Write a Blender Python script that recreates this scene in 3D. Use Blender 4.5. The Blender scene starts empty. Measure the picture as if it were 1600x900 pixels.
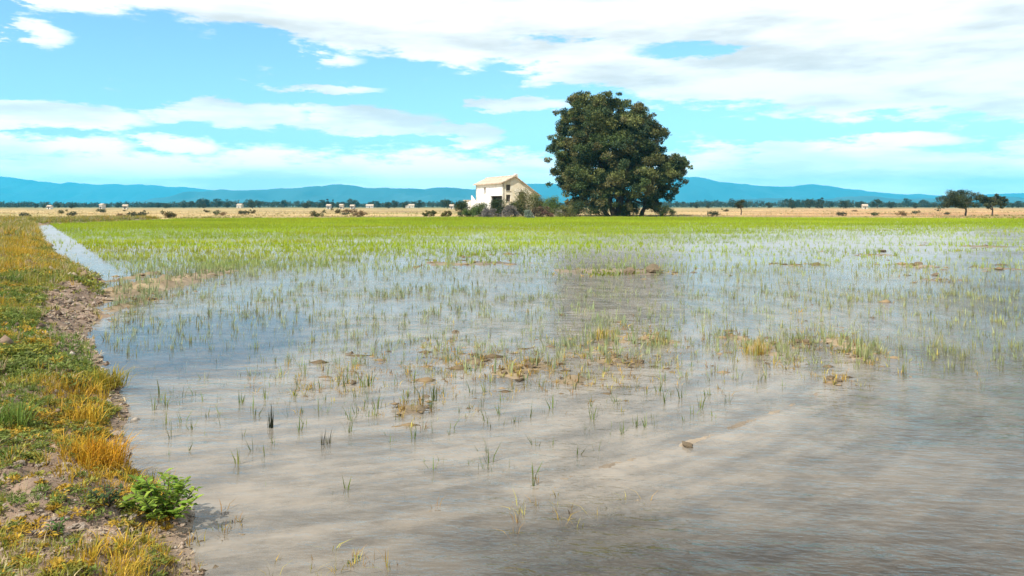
import bpy, bmesh, math, random
import numpy as np
from mathutils import Vector

R = math.radians
rng = np.random.default_rng(7)
random.seed(7)
scene = bpy.context.scene
COL = scene.collection

# ------------------------------------------------------------------ camera
CAMZ, FPX, HY = 1.7, 1200.0, 322.0      # eye height, focal length and horizon row of the 1600 px photograph
cam_d = bpy.data.cameras.new('camera')
cam = bpy.data.objects.new('camera', cam_d); COL.objects.link(cam)
cam.location = (0, 0, CAMZ); cam.rotation_euler = (R(90), 0, 0)
cam_d.sensor_width = 36; cam_d.lens = 36 * FPX / 1600
cam_d.shift_y = -(450 - HY) / 1600
cam_d.clip_start = 0.05; cam_d.clip_end = 60000
scene.camera = cam
def gp(px, py, z=0.0):
    """ground point seen at a pixel of the photograph"""
    Y = (CAMZ - z) * FPX / (py - HY)
    return ((px - 800) / FPX * Y, Y)
def wz(py, Y): return CAMZ + (HY - py) / FPX * Y
def wx(px, Y): return (px - 800) / FPX * Y

# ------------------------------------------------------------------ sun, sky, exposure
SUN_EL, SUN_B = R(50), R(50)
sv = Vector((-math.cos(SUN_EL) * math.cos(SUN_B), -math.cos(SUN_EL) * math.sin(SUN_B), math.sin(SUN_EL)))
sun_d = bpy.data.lights.new('sun', 'SUN'); sun_d.energy = 4.6; sun_d.angle = R(0.53); sun_d.color = (1, .94, .84)
sun = bpy.data.objects.new('sun', sun_d); COL.objects.link(sun)
sun.rotation_euler = sv.to_track_quat('Z', 'Y').to_euler(); sun.location = (-30, -10, 60)

scene.view_settings.view_transform = 'Standard'
scene.view_settings.look = 'None'
scene.view_settings.exposure = 0.55
scene.view_settings.gamma = 1
scene.view_settings.use_curve_mapping = False
scene.cycles.use_denoising = True
scene.cycles.max_bounces = 8
scene.cycles.transparent_max_bounces = 12
scene.cycles.volume_bounces = 1
scene.cycles.sample_clamp_indirect = 6

class NT:
    """small helper that chains shader math nodes"""
    def __init__(s, tree): s.t = tree; tree.nodes.clear()
    def n(s, typ, **kw):
        nd = s.t.nodes.new(typ)
        for k, v in kw.items(): setattr(nd, k, v)
        return nd
    def l(s, a, b): s.t.links.new(a, b)
    def put(s, sock, v):
        if isinstance(v, bpy.types.NodeSocket): s.l(v, sock)
        else: sock.default_value = v
    def m(s, op, a, b=0.0, c=0.0, clamp=False):
        nd = s.n('ShaderNodeMath', operation=op); nd.use_clamp = clamp
        s.put(nd.inputs[0], a); s.put(nd.inputs[1], b); s.put(nd.inputs[2], c)
        return nd.outputs[0]
    def rng(s, v, a, b, c=0.0, d=1.0):
        nd = s.n('ShaderNodeMapRange', interpolation_type='SMOOTHSTEP')
        s.put(nd.inputs[0], v); s.put(nd.inputs[1], a); s.put(nd.inputs[2], b); s.put(nd.inputs[3], c); s.put(nd.inputs[4], d)
        return nd.outputs[0]
    def mix(s, f, a, b, blend='MIX'):
        nd = s.n('ShaderNodeMix', data_type='RGBA', blend_type=blend)
        s.put(nd.inputs[0], f); s.put(nd.inputs[6], a); s.put(nd.inputs[7], b)
        return nd.outputs[2]
    def noise(s, vec, scale, detail=4, rough=.55, dim='3D', out=0):
        nd = s.n('ShaderNodeTexNoise', noise_dimensions=dim)
        if vec is not None: s.l(vec, nd.inputs['Vector'])
        nd.inputs['Scale'].default_value = scale; nd.inputs['Detail'].default_value = detail; nd.inputs['Roughness'].default_value = rough
        return nd.outputs[out]
    def xyz(s, a, b, c):
        nd = s.n('ShaderNodeCombineXYZ'); s.put(nd.inputs[0], a); s.put(nd.inputs[1], b); s.put(nd.inputs[2], c)
        return nd.outputs[0]

def build_world():
    w = bpy.data.worlds.new('World'); scene.world = w; w.use_nodes = True
    k = NT(w.node_tree)
    out = k.n('ShaderNodeOutputWorld'); bg = k.n('ShaderNodeBackground')
    STR = 0.15
    bg.inputs[1].default_value = STR
    sky = k.n('ShaderNodeTexSky', sky_type='NISHITA')
    sky.sun_disc = False; sky.sun_elevation = SUN_EL; sky.sun_rotation = math.atan2(sv.x, sv.y) % (2 * math.pi)
    sky.altitude = 0; sky.air_density = 1.0; sky.dust_density = 0.6; sky.ozone_density = 1.5
    tc = k.n('ShaderNodeTexCoord'); sep = k.n('ShaderNodeSeparateXYZ'); k.l(tc.outputs['Generated'], sep.inputs[0])
    x, y, z = sep.outputs
    az = k.m('ARCTAN2', x, y); el = k.m('ARCSINE', z)
    p1 = k.xyz(k.m('MULTIPLY', az, 6.0), k.m('MULTIPLY', el, 22.0), 0.0)      # cloud texture, flattened towards the horizon
    n1 = k.n('ShaderNodeTexNoise'); k.l(p1, n1.inputs['Vector']); n1.inputs['Scale'].default_value = 2.3; n1.inputs['Detail'].default_value = 9; n1.inputs['Roughness'].default_value = .64
    n2 = k.noise(k.xyz(k.m('MULTIPLY', az, 5.0), k.m('MULTIPLY', el, 26.0), 4.2), 1.0, 5, .55)
    nsep = k.n('ShaderNodeSeparateColor'); k.l(n1.outputs[1], nsep.inputs[0])
    azw = k.m('ADD', az, k.m('MULTIPLY', k.m('SUBTRACT', nsep.outputs[0], .5), .12))
    elw = k.m('ADD', el, k.m('MULTIPLY', k.m('SUBTRACT', nsep.outputs[1], .5), .035))
    fb = n1.outputs[0]
    def ae(px, py):
        a = math.atan((px - 800) / FPX); return a, math.atan((HY - py) / FPX * math.cos(a))
    def blob(px, py, rx, ry, amp=1.0):
        a, e = ae(px, py)
        u = k.m('MULTIPLY', k.m('SUBTRACT', azw, a), FPX / rx * math.cos(a) ** -1 * .9); v = k.m('MULTIPLY', k.m('SUBTRACT', elw, e), FPX / ry)
        d2 = k.m('ADD', k.m('MULTIPLY', u, u), k.m('MULTIPLY', v, v))
        return k.m('MULTIPLY', k.m('SUBTRACT', 1.0, d2, clamp=True), amp)
    M = None
    for b in [(90, 180, 170, 24, .95), (250, 182, 120, 16, .75), (385, 180, 115, 26, 1), (560, 190, 150, 28, 1), (660, 200, 110, 14, .8), (742, 212, 55, 24, .95),
              (500, 138, 120, 11, .75), (60, 58, 50, 22, .8), (815, 165, 95, 15, .85), (520, 92, 60, 16, .7),
              (280, 226, 75, 18, .85), (80, 225, 170, 20, .75), (90, 262, 260, 26, .8), (330, 268, 200, 24, .75), (420, 236, 110, 12, .55),
              (1290, 252, 170, 36, 1), (1400, 222, 120, 17, .85), (1530, 268, 170, 36, 1), (1200, 232, 110, 13, .7), (560, 275, 260, 14, .6), (1150, 268, 130, 22, .85)]:
        v = blob(*b); M = v if M is None else k.m('MAXIMUM', M, v)
    # the big sheet of cloud overhead: its lower edge falls from left to right
    fc = k.n('ShaderNodeFloatCurve'); cv = fc.mapping.curves[0]
    pts = [(-60, 0.225), (-33.7, .225)]
    for px, py in [(60, 28), (200, 30), (380, 48), (480, 78), (600, 96), (720, 118), (860, 138), (1000, 160), (1120, 176), (1300, 188), (1600, 192)]:
        a, e = ae(px, py); pts.append((math.degrees(a), e))
    pts.append((60, pts[-1][1]))
    for i, (a, e) in enumerate(pts):
        X, Yv = (a + 60) / 120, e * 3
        if i < 2: cv.points[i].location = (X, Yv)
        else: cv.points.new(X, Yv)
    fc.mapping.update()
    k.put(fc.inputs['Value'], k.m('ADD', k.m('MULTIPLY', azw, 180 / math.pi / 120), .5, clamp=True))
    edge = k.m('DIVIDE', fc.outputs[0], 3.0)
    top = k.rng(k.m('SUBTRACT', elw, edge), -.012, .035)
    # breaks in it: the gap in view and the looser sky high overhead
    hole = k.m('MAXIMUM', blob(1075, 78, 120, 20, .95), blob(850, 62, 110, 14, .6))
    hole = k.m('MAXIMUM', hole, blob(800, 98, 70, 14, .7))
    hole = k.m('MAXIMUM', hole, blob(1160, 132, 100, 9, .45))
    high = k.rng(el, .30, .62, 0.0, .50)
    top = k.m('SUBTRACT', k.m('SUBTRACT', top, hole), high)
    # the same broken bands carry on round the sky outside the view
    side = k.m('MULTIPLY', k.rng(k.m('ABSOLUTE', az), .62, .8), k.rng(el, .02, .20, .55, .35))
    low = k.rng(el, .03, .105, .80, 0.0)                                     # thin white veil low in the sky, all round
    M = k.m('MAXIMUM', k.m('MAXIMUM', M, top), k.m('MAXIMUM', side, low))
    dens = k.rng(k.m('ADD', M, k.m('MULTIPLY', k.m('SUBTRACT', fb, .5), 1.7)), .20, .62)
    # clear-sky colour: the photograph's strong turquoise blue
    clear = k.mix(1.0, sky.outputs[0], (.72, .91, 1.02, 1), 'MULTIPLY')
    lum = k.rng(n2, .32, .60, .55, .86)
    lum = k.m('MULTIPLY', lum, k.m('MULTIPLY', k.rng(el, .12, .75, 1.0, .80), k.rng(el, .02, .14, 1.9, 1.0)))
    cb = k.n('ShaderNodeCombineColor')
    for i, c in enumerate((1.07, 1.05, 1.03)): k.put(cb.inputs[i], k.m('MULTIPLY', lum, c / STR))
    k.l(k.mix(dens, clear, cb.outputs[0]), bg.inputs[0])
    k.l(bg.outputs[0], out.inputs[0])
    try: w.cycles.sampling_method = 'MANUAL'; w.cycles.sample_map_resolution = 512
    except Exception: pass
build_world()

# ------------------------------------------------------------------ helpers
_GRID = {}
def vnoise(x, y, seed=0):
    """2D value noise, -1..1"""
    x = np.asarray(x, float); y = np.asarray(y, float)
    if seed not in _GRID: _GRID[seed] = np.random.default_rng(seed + 1000).random((256, 256)) * 2 - 1
    g = _GRID[seed]
    xi = np.floor(x).astype(int); yi = np.floor(y).astype(int)
    fx = x - xi; fy = y - yi
    fx = fx * fx * (3 - 2 * fx); fy = fy * fy * (3 - 2 * fy)
    a = g[xi & 255, yi & 255]; b = g[(xi + 1) & 255, yi & 255]; c = g[xi & 255, (yi + 1) & 255]; d = g[(xi + 1) & 255, (yi + 1) & 255]
    return (a * (1 - fx) + b * fx) * (1 - fy) + (c * (1 - fx) + d * fx) * fy
def fbm(x, y, seed=0, oct=4):
    r = 0; a = .5
    for i in range(oct): r = r + a * vnoise(x * 2 ** i + 17 * i, y * 2 ** i - 9 * i, seed + i); a *= .5
    return r
def sstep(v, a, b):
    t = np.clip((v - a) / (b - a), 0, 1); return t * t * (3 - 2 * t)

def mesh_np(name, verts, faces, col=None, smooth=False):
    """verts (N,3), faces: list of (M,k) integer arrays, optional colour per vertex"""
    me = bpy.data.meshes.new(name)
    verts = np.ascontiguousarray(verts, np.float32)
    me.vertices.add(len(verts)); me.vertices.foreach_set('co', verts.ravel())
    loops = np.concatenate([f.ravel() for f in faces]).astype(np.int32)
    tot = np.concatenate([np.full(len(f), f.shape[1], np.int32) for f in faces])
    start = np.concatenate([[0], np.cumsum(tot)[:-1]]).astype(np.int32)
    me.loops.add(len(loops)); me.loops.foreach_set('vertex_index', loops)
    me.polygons.add(len(tot)); me.polygons.foreach_set('loop_start', start); me.polygons.foreach_set('loop_total', tot)
    if smooth: me.polygons.foreach_set('use_smooth', np.ones(len(tot), bool))
    if col is not None:
        at = me.color_attributes.new('Col', 'FLOAT_COLOR', 'POINT')
        c = np.ones((len(verts), 4), np.float32); c[:, :3] = col
        at.data.foreach_set('color', c.ravel())
    me.update(calc_edges=True)
    return me
def link(name, me, mat=None, parent=None, loc=None):
    o = bpy.data.objects.new(name, me); COL.objects.link(o)
    if mat is not None and me is not None and not me.materials: me.materials.append(mat)
    if parent is not None: o.parent = parent
    if loc is not None: o.location = loc
    return o
def tag(o, label=None, cat=None, group=None, kind=None):
    if label: o['label'] = label
    if cat: o['category'] = cat
    if group: o['group'] = group
    if kind: o['kind'] = kind
    return o
def empty(name, loc, rz=0):
    o = bpy.data.objects.new(name, None); COL.objects.link(o); o.location = loc; o.rotation_euler = (0, 0, rz); o.empty_display_size = .2
    return o
def copy_tree(o, parent=None):
    c = o.copy(); COL.objects.link(c); c.parent = parent
    for ch in list(o.children): copy_tree(ch, c)
    return c

# ------------------------------------------------------------------ materials
def new_mat(name):
    m = bpy.data.materials.new(name); m.use_nodes = True
    return m, NT(m.node_tree)
def leaf_mat(name, trans=.35, rough=.6, vary=.25):
    m, k = new_mat(name)
    out = k.n('ShaderNodeOutputMaterial'); at = k.n('ShaderNodeVertexColor', layer_name='Col')
    oi = k.n('ShaderNodeObjectInfo'); geo = k.n('ShaderNodeNewGeometry')
    nz = k.noise(geo.outputs['Position'], 3.0, 2)
    c = k.mix(1.0, at.outputs[0], k.xyz(*[k.m('ADD', 1 - vary, k.m('ADD', k.m('MULTIPLY', nz, vary * 1.2), k.m('MULTIPLY', oi.outputs['Random'], vary * .8)))] * 3), 'MULTIPLY')
    d = k.n('ShaderNodeBsdfPrincipled'); k.l(c, d.inputs['Base Color']); d.inputs['Roughness'].default_value = rough; d.inputs['Specular IOR Level'].default_value = .25
    t = k.n('ShaderNodeBsdfTranslucent'); k.l(c, t.inputs[0])
    mx = k.n('ShaderNodeMixShader'); mx.inputs[0].default_value = trans
    k.l(d.outputs[0], mx.inputs[1]); k.l(t.outputs[0], mx.inputs[2]); k.l(mx.outputs[0], out.inputs[0])
    return m
def plain_mat(name, col, col2=None, scale=4.0, rough=.9, bump=.0, bscale=20., detail=6):
    m, k = new_mat(name)
    out = k.n('ShaderNodeOutputMaterial'); d = k.n('ShaderNodeBsdfPrincipled'); tc = k.n('ShaderNodeTexCoord')
    nz = k.noise(tc.outputs['Object'], scale, detail, .6)
    k.l(k.mix(k.rng(nz, .3, .7), (*col, 1), (*(col2 or col), 1)), d.inputs['Base Color'])
    d.inputs['Roughness'].default_value = rough; d.inputs['Specular IOR Level'].default_value = .3
    if bump:
        b = k.n('ShaderNodeBump'); b.inputs['Strength'].default_value = bump; b.inputs['Distance'].default_value = .05
        k.l(k.noise(tc.outputs['Object'], bscale, 5), b.inputs['Height']); k.l(b.outputs[0], d.inputs['Normal'])
    k.l(d.outputs[0], out.inputs[0])
    return m
M_GRASS = leaf_mat('grass_blades', .35)
M_RICE = leaf_mat('rice_blades', .40)
M_LEAF = leaf_mat('tree_foliage', .12, .7)
M_BUSH = leaf_mat('shrub_foliage', .25, .7)
M_BARK = plain_mat('bark', (.075, .055, .042), (.13, .10, .08), 6, .95, .6, 14)
M_CLOD = plain_mat('wet_mud_clod', (.09, .066, .045), (.24, .18, .11), 14, .75, .5, 30)
M_EARTH = plain_mat('dry_earth_clod', (.20, .145, .10), (.50, .42, .34), 12, .95, .5, 40)
def plaster(name, a, b, stain):
    m, k = new_mat(name)
    out = k.n('ShaderNodeOutputMaterial'); d = k.n('ShaderNodeBsdfPrincipled'); tc = k.n('ShaderNodeTexCoord')
    mp = k.n('ShaderNodeMapping'); mp.inputs['Scale'].default_value = (1.6, 1.6, .35); k.l(tc.outputs['Object'], mp.inputs[0])
    c = k.mix(k.rng(k.noise(tc.outputs['Object'], .9, 6, .6), .35, .65), (*a, 1), (*b, 1))
    c = k.mix(k.rng(k.noise(mp.outputs[0], 1.0, 6, .65), .50, .66), c, (*stain, 1))
    k.l(c, d.inputs['Base Color']); d.inputs['Roughness'].default_value = .92; k.l(d.outputs[0], out.inputs[0])
    return m
M_PLASTER = plaster('old_white_plaster', (.72, .70, .66), (.86, .84, .80), (.58, .52, .43))
M_CREAM = plaster('cream_plaster', (.76, .66, .48), (.86, .79, .66), (.56, .46, .33))
M_INNER_SHADE = plain_mat('painted_inner_shade', (.03, .027, .025), (.06, .05, .045), 2, .9)
M_DARK_PANEL = plain_mat('dark_window_door', (.06, .05, .045), (.11, .09, .07), 3, .8)  # dark panels filling the windows and the far doors
M_STONE = plain_mat('grey_stone', (.30, .29, .27), (.44, .42, .38), 2, .95, .4, 6)
M_FAR = [plain_mat('far_wall', c, c2, .4, .9) for c, c2 in (((.62, .60, .55), (.74, .72, .68)), ((.52, .46, .38), (.62, .56, .46)), ((.42, .40, .38), (.55, .52, .48)))]
M_WHITE = plain_mat('far_white_wall', (.78, .77, .74), (.84, .83, .80), .4, .9)
def roof_mat():
    m, k = new_mat('clay_roof_tiles')
    out = k.n('ShaderNodeOutputMaterial'); d = k.n('ShaderNodeBsdfPrincipled'); tc = k.n('ShaderNodeTexCoord')
    wv = k.n('ShaderNodeTexWave', wave_type='BANDS', bands_direction='Y'); k.l(tc.outputs['Object'], wv.inputs[0]); wv.inputs['Scale'].default_value = 1.4; wv.inputs['Distortion'].default_value = .6
    nz = k.noise(tc.outputs['Object'], 1.6, 6, .65)
    k.l(k.mix(k.rng(nz, .3, .7), (.40, .29, .20, 1), (.58, .49, .39, 1)), d.inputs['Base Color']); d.inputs['Roughness'].default_value = .9
    b = k.n('ShaderNodeBump'); b.inputs['Strength'].default_value = .7; b.inputs['Distance'].default_value = .06
    k.l(wv.outputs[0], b.inputs['Height']); k.l(b.outputs[0], d.inputs['Normal']); k.l(d.outputs[0], out.inputs[0])
    return m
M_ROOF = roof_mat()

def ground_mat():
    m, k = new_mat('soil_and_mud')
    out = k.n('ShaderNodeOutputMaterial'); d = k.n('ShaderNodeBsdfPrincipled'); at = k.n('ShaderNodeVertexColor', layer_name='Col')
    geo = k.n('ShaderNodeNewGeometry'); P = geo.outputs['Position']
    n1 = k.noise(P, 9.0, 8, .65); n2 = k.noise(P, 45.0, 4, .6)
    f = k.m('ADD', .55, k.m('ADD', k.m('MULTIPLY', n1, .6), k.m('MULTIPLY', n2, .3)))
    k.l(k.mix(1.0, at.outputs[0], k.xyz(f, f, f), 'MULTIPLY'), d.inputs['Base Color'])
    d.inputs['Roughness'].default_value = .92; d.inputs['Specular IOR Level'].default_value = .25
    b = k.n('ShaderNodeBump'); b.inputs['Strength'].default_value = .7; b.inputs['Distance'].default_value = .03
    k.l(k.m('ADD', n1, k.m('MULTIPLY', n2, .4)), b.inputs['Height']); k.l(b.outputs[0], d.inputs['Normal'])
    k.l(d.outputs[0], out.inputs[0])
    return m
def water_mat():
    m, k = new_mat('muddy_paddy_water')
    out = k.n('ShaderNodeOutputMaterial'); geo = k.n('ShaderNodeNewGeometry'); P = geo.outputs['Position']
    sp = k.n('ShaderNodeSeparateXYZ'); k.l(P, sp.inputs[0])
    # wind ripples: crests run across the view, broken into patches of calm and ruffled water
    q = k.xyz(k.m('MULTIPLY', sp.outputs[0], .45), k.m('ADD', sp.outputs[1], k.m('MULTIPLY', sp.outputs[0], .12)), 0.0)
    r1 = k.noise(q, 7.5, 3, .5); r2 = k.noise(q, 20.0, 3, .55); r3 = k.noise(q, 2.2, 2, .5)
    patch = k.rng(k.noise(P, .35, 3, .5), .35, .65, .35, 1.0)
    tx, ty = k.m('ADD', sp.outputs[0], 4.0), k.m('SUBTRACT', sp.outputs[1], 12.0)      # centre of the old tractor turn
    rad = k.m('SQRT', k.m('ADD', k.m('MULTIPLY', tx, tx), k.m('MULTIPLY', ty, ty))); ang = k.m('ARCTAN2', tx, k.m('MULTIPLY', ty, -1.0))
    swirl = k.noise(k.xyz(k.m('MULTIPLY', rad, 2.6), k.m('MULTIPLY', ang, 3.6), 0.0), 1.0, 7, .68)
    h = k.m('ADD', k.m('MULTIPLY', r1, .6), k.m('ADD', k.m('MULTIPLY', r2, .22), k.m('MULTIPLY', r3, .7)))
    # silt stirred up in the shallows along the levee, clearer and deeper water to the right
    gx = k.m('ADD', k.m('SUBTRACT', sp.outputs[0], k.m('MULTIPLY', k.m('SUBTRACT', sp.outputs[1], 4.0), .62)), k.m('MULTIPLY', k.m('SUBTRACT', k.noise(P, .8, 4, .6), .5), 3.0))
    near = k.m('MULTIPLY', k.rng(sp.outputs[1], 3.5, 4.9, 1.0, 0.0), k.rng(sp.outputs[0], -1.3, .2))   # darker, more ruffled water close to the bund
    pool = k.m('ADD', k.m('POWER', k.m('MULTIPLY', k.m('ADD', sp.outputs[0], 4.1), .5), 2.0), k.m('POWER', k.m('MULTIPLY', k.m('SUBTRACT', sp.outputs[1], 9.6), .34), 2.0))
    near0 = near
    near = k.m('MAXIMUM', near, k.rng(k.m('ADD', pool, k.m('MULTIPLY', k.m('SUBTRACT', swirl, .5), 1.2)), .25, 1.3, .9, 0.0))      # a clear pool by the levee
    ruffle = k.m('MAXIMUM', k.rng(gx, -.1, 3.6), near0)
    deep = k.m('MAXIMUM', k.rng(gx, -.1, 3.6), near)
    b = k.n('ShaderNodeBump'); k.l(k.m('MULTIPLY', patch, k.m('SUBTRACT', k.m('ADD', .38, k.m('MULTIPLY', ruffle, .62)), k.m('MULTIPLY', k.m('SUBTRACT', near, near0), .30))), b.inputs['Strength']); b.inputs['Distance'].default_value = .09
    k.l(h, b.inputs['Height'])
    fr = k.n('ShaderNodeFresnel'); fr.inputs[0].default_value = 1.33; k.l(b.outputs[0], fr.inputs['Normal'])
    gl = k.n('ShaderNodeBsdfGlossy'); k.l(k.rng(sp.outputs[1], 9.0, 36.0, .07, .32), gl.inputs['Roughness']); k.l(b.outputs[0], gl.inputs['Normal'])
    di = k.n('ShaderNodeBsdfDiffuse')                      # suspended silt
    silt = k.rng(k.m('ADD', k.m('MULTIPLY', swirl, .6), k.m('MULTIPLY', k.noise(P, 2.6, 7, .7), .4)), .39, .61)
    # silt hanging over the wheel rut
    rut = k.m('MULTIPLY', k.rng(k.m('ABSOLUTE', k.m('SUBTRACT', rad, 8.45)), .02, .20, .62, 0.0), k.m('MULTIPLY', k.rng(sp.outputs[0], -.9, .3), k.rng(sp.outputs[1], 9.6, 11.0, 1.0, 0.0)))
    rut = k.m('MULTIPLY', rut, k.rng(k.noise(P, 2.0, 5, .65), .38, .60, .0, 1.0))
    shallow = k.mix(silt, (.20, .185, .16, 1), (.44, .385, .31, 1)); clearer = k.mix(silt, (.055, .06, .062, 1), (.17, .16, .14, 1))
    k.l(k.mix(rut, k.mix(deep, shallow, clearer), (.46, .395, .31, 1)), di.inputs[0])
    tr = k.n('ShaderNodeBsdfTransparent'); tr.inputs[0].default_value = (.80, .76, .68, 1)
    body = k.n('ShaderNodeMixShader'); k.l(k.m('ADD', k.rng(deep, 0.0, 1.0, .55, .40), k.m('MULTIPLY', rut, .15)), body.inputs[0])
    k.l(tr.outputs[0], body.inputs[1]); k.l(di.outputs[0], body.inputs[2])
    mx = k.n('ShaderNodeMixShader'); k.l(fr.outputs[0], mx.inputs[0]); k.l(body.outputs[0], mx.inputs[1]); k.l(gl.outputs[0], mx.inputs[2])
    k.l(mx.outputs[0], out.inputs[0])
    return m

# ------------------------------------------------------------------ terrain
# the water's edge along the levee on the left
EDGE = [(-.1, -3.0), (-.55, 1.0), (-1.05, 2.4)] + [gp(*p) for p in [(325, 900), (322, 830), (300, 780), (205, 735), (204, 680), (196, 610), (148, 535), (148, 500), (168, 468), (150, 430), (92, 405), (64, 372), (58, 352)]]
EX = np.array([e[0] for e in EDGE]); EY = np.array([e[1] for e in EDGE])
FU = np.array([-.9, -.62, -.4, -.1, .17, .4, .67, .9]); FY = np.array([80, 84, 98, 110, 112, 106, 97, 92.])
def bank_s(X, Y):
    s = (np.interp(Y, EY, EX) - X) * .85
    return s + .16 * fbm(X * 1.3, Y * 1.3, 3) * np.clip(Y / 6, .4, 2.2)
def far_t(X, Y): return Y - np.interp(X / np.maximum(Y, 1), FU, FY)
SHOALS = []      # (X, Y, rx, ry, height): mud that nearly or just breaks the surface
for px, py, rx, ry, h in [(182, 455, 24, 34, .32), (232, 452, 22, 26, .30), (196, 478, 18, 12, .16), (215, 432, 14, 8, .16), (655, 634, 34, 11, .11), (632, 640, 18, 8, .10), (745, 566, 26, 8, .11), (805, 582, 38, 9, .11), (835, 574, 28, 7, .10),
                          (700, 572, 22, 7, .09), (690, 545, 18, 6, .09), (960, 566, 40, 7, .105), (900, 596, 40, 8, .10), (950, 528, 55, 14, .10), (1030, 532, 30, 10, .10), (905, 548, 32, 8, .10),
                          (1180, 540, 30, 16, .12), (1250, 535, 18, 4, .10), (1303, 594, 20, 7, .11), (1322, 540, 26, 12, .11), (1338, 556, 12, 12, .10), (540, 598, 24, 7, .09), (480, 608, 20, 5, .085),
                          (560, 568, 18, 6, .09), (950, 424, 90, 4.5, .16), (1010, 425, 30, 3.5, .18), (760, 412, 60, 4, .12), (690, 412, 45, 4, .11), (740, 400, 22, 2, .10), (1370, 398, 28, 2.2, .13), (1440, 416, 22, 2.2, .13),
                          (1470, 438, 26, 2.4, .12), (1530, 385, 40, 1.6, .12), (1560, 420, 50, 2.2, .10), (1240, 414, 30, 1.8, .10), (320, 860, 30, 40, .06), (860, 792, 70, 16, .04), (560, 888, 60, 14, .05)]:
    X, Y = gp(px, py); SHOALS.append((X, Y, rx / FPX * Y, ry / (FPX * CAMZ) * Y * Y, h))
TRACK = [gp(*p) for p in [(640, 808), (760, 778), (880, 748), (980, 720), (1070, 694), (1180, 655), (1270, 620), (1325, 580), (1340, 552), (1310, 526)]]
TRACK2 = [gp(*p) for p in [(700, 862), (900, 800), (1080, 745), (1250, 690), (1380, 640)]]
def line_d(X, Y, L):
    d = np.full(np.shape(X), 1e9)
    for (ax, ay), (bx, by) in zip(L[:-1], L[1:]):
        vx, vy = bx - ax, by - ay
        t = np.clip(((X - ax) * vx + (Y - ay) * vy) / (vx * vx + vy * vy), 0, 1)
        d = np.minimum(d, np.hypot(X - ax - t * vx, Y - ay - t * vy))
    return d
def height(X, Y):
    X = np.asarray(X, float); Y = np.asarray(Y, float)
    near = Y < 70
    bed = -.085 + .05 * fbm(X * .9, Y * .9, 11) + np.where(near, .03 * fbm(X * 5, Y * 5, 12), 0)
    rough = 1 + 1.5 * fbm(X * 5, Y * 5, 21, 5)
    up = np.zeros(X.shape)
    for sx, sy, rx, ry, h in SHOALS: up = np.maximum(up, np.exp(-((X - sx) / rx / 1.25) ** 2 - ((Y - sy) / ry / 1.25) ** 2) * h)
    bed = bed + up * rough * .95
    bed = np.where(bed > .004, .004 + (bed - .004) * .45, bed)                 # mud bars stay low and flat
    tr = np.exp(-(line_d(X, Y, TRACK) / .12) ** 2); bed = bed * (1 - tr) + np.minimum(bed + tr * (.095 + .07 * fbm(X * 4, Y * 4, 31)), .001 + .02 * fbm(X * 7, Y * 7, 32)) * tr
    tr2 = np.exp(-(line_d(X, Y, TRACK2) / .12) ** 2); bed = bed + tr2 * .04
    s = bank_s(X, Y)
    fade = np.clip(Y / 5, .5, 1)
    top = .24 * sstep(s, -.06, .75) + .10 * sstep(s, .5, 2.2) + .09 * fbm(X * 1.7, Y * 1.7, 41) * sstep(s, 0, .5) + .05 * fbm(X * 8, Y * 8, 42, 3) * sstep(s, -.05, .3)
    b = sstep(s, -.35, .12)
    z = bed * (1 - b) + top * b
    back = sstep(.9 - Y, 0, 1.0); z = z * (1 - back) + .16 * back              # the bund the photographer stands on
    t = far_t(X, Y)
    f = sstep(t, -1.5, 1.5); far = .15 + .06 * fbm(X * .05, Y * .05, 51)
    return z * (1 - f) + far * f
def h1(x, y): return float(height(np.array([x]), np.array([y]))[0])

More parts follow.
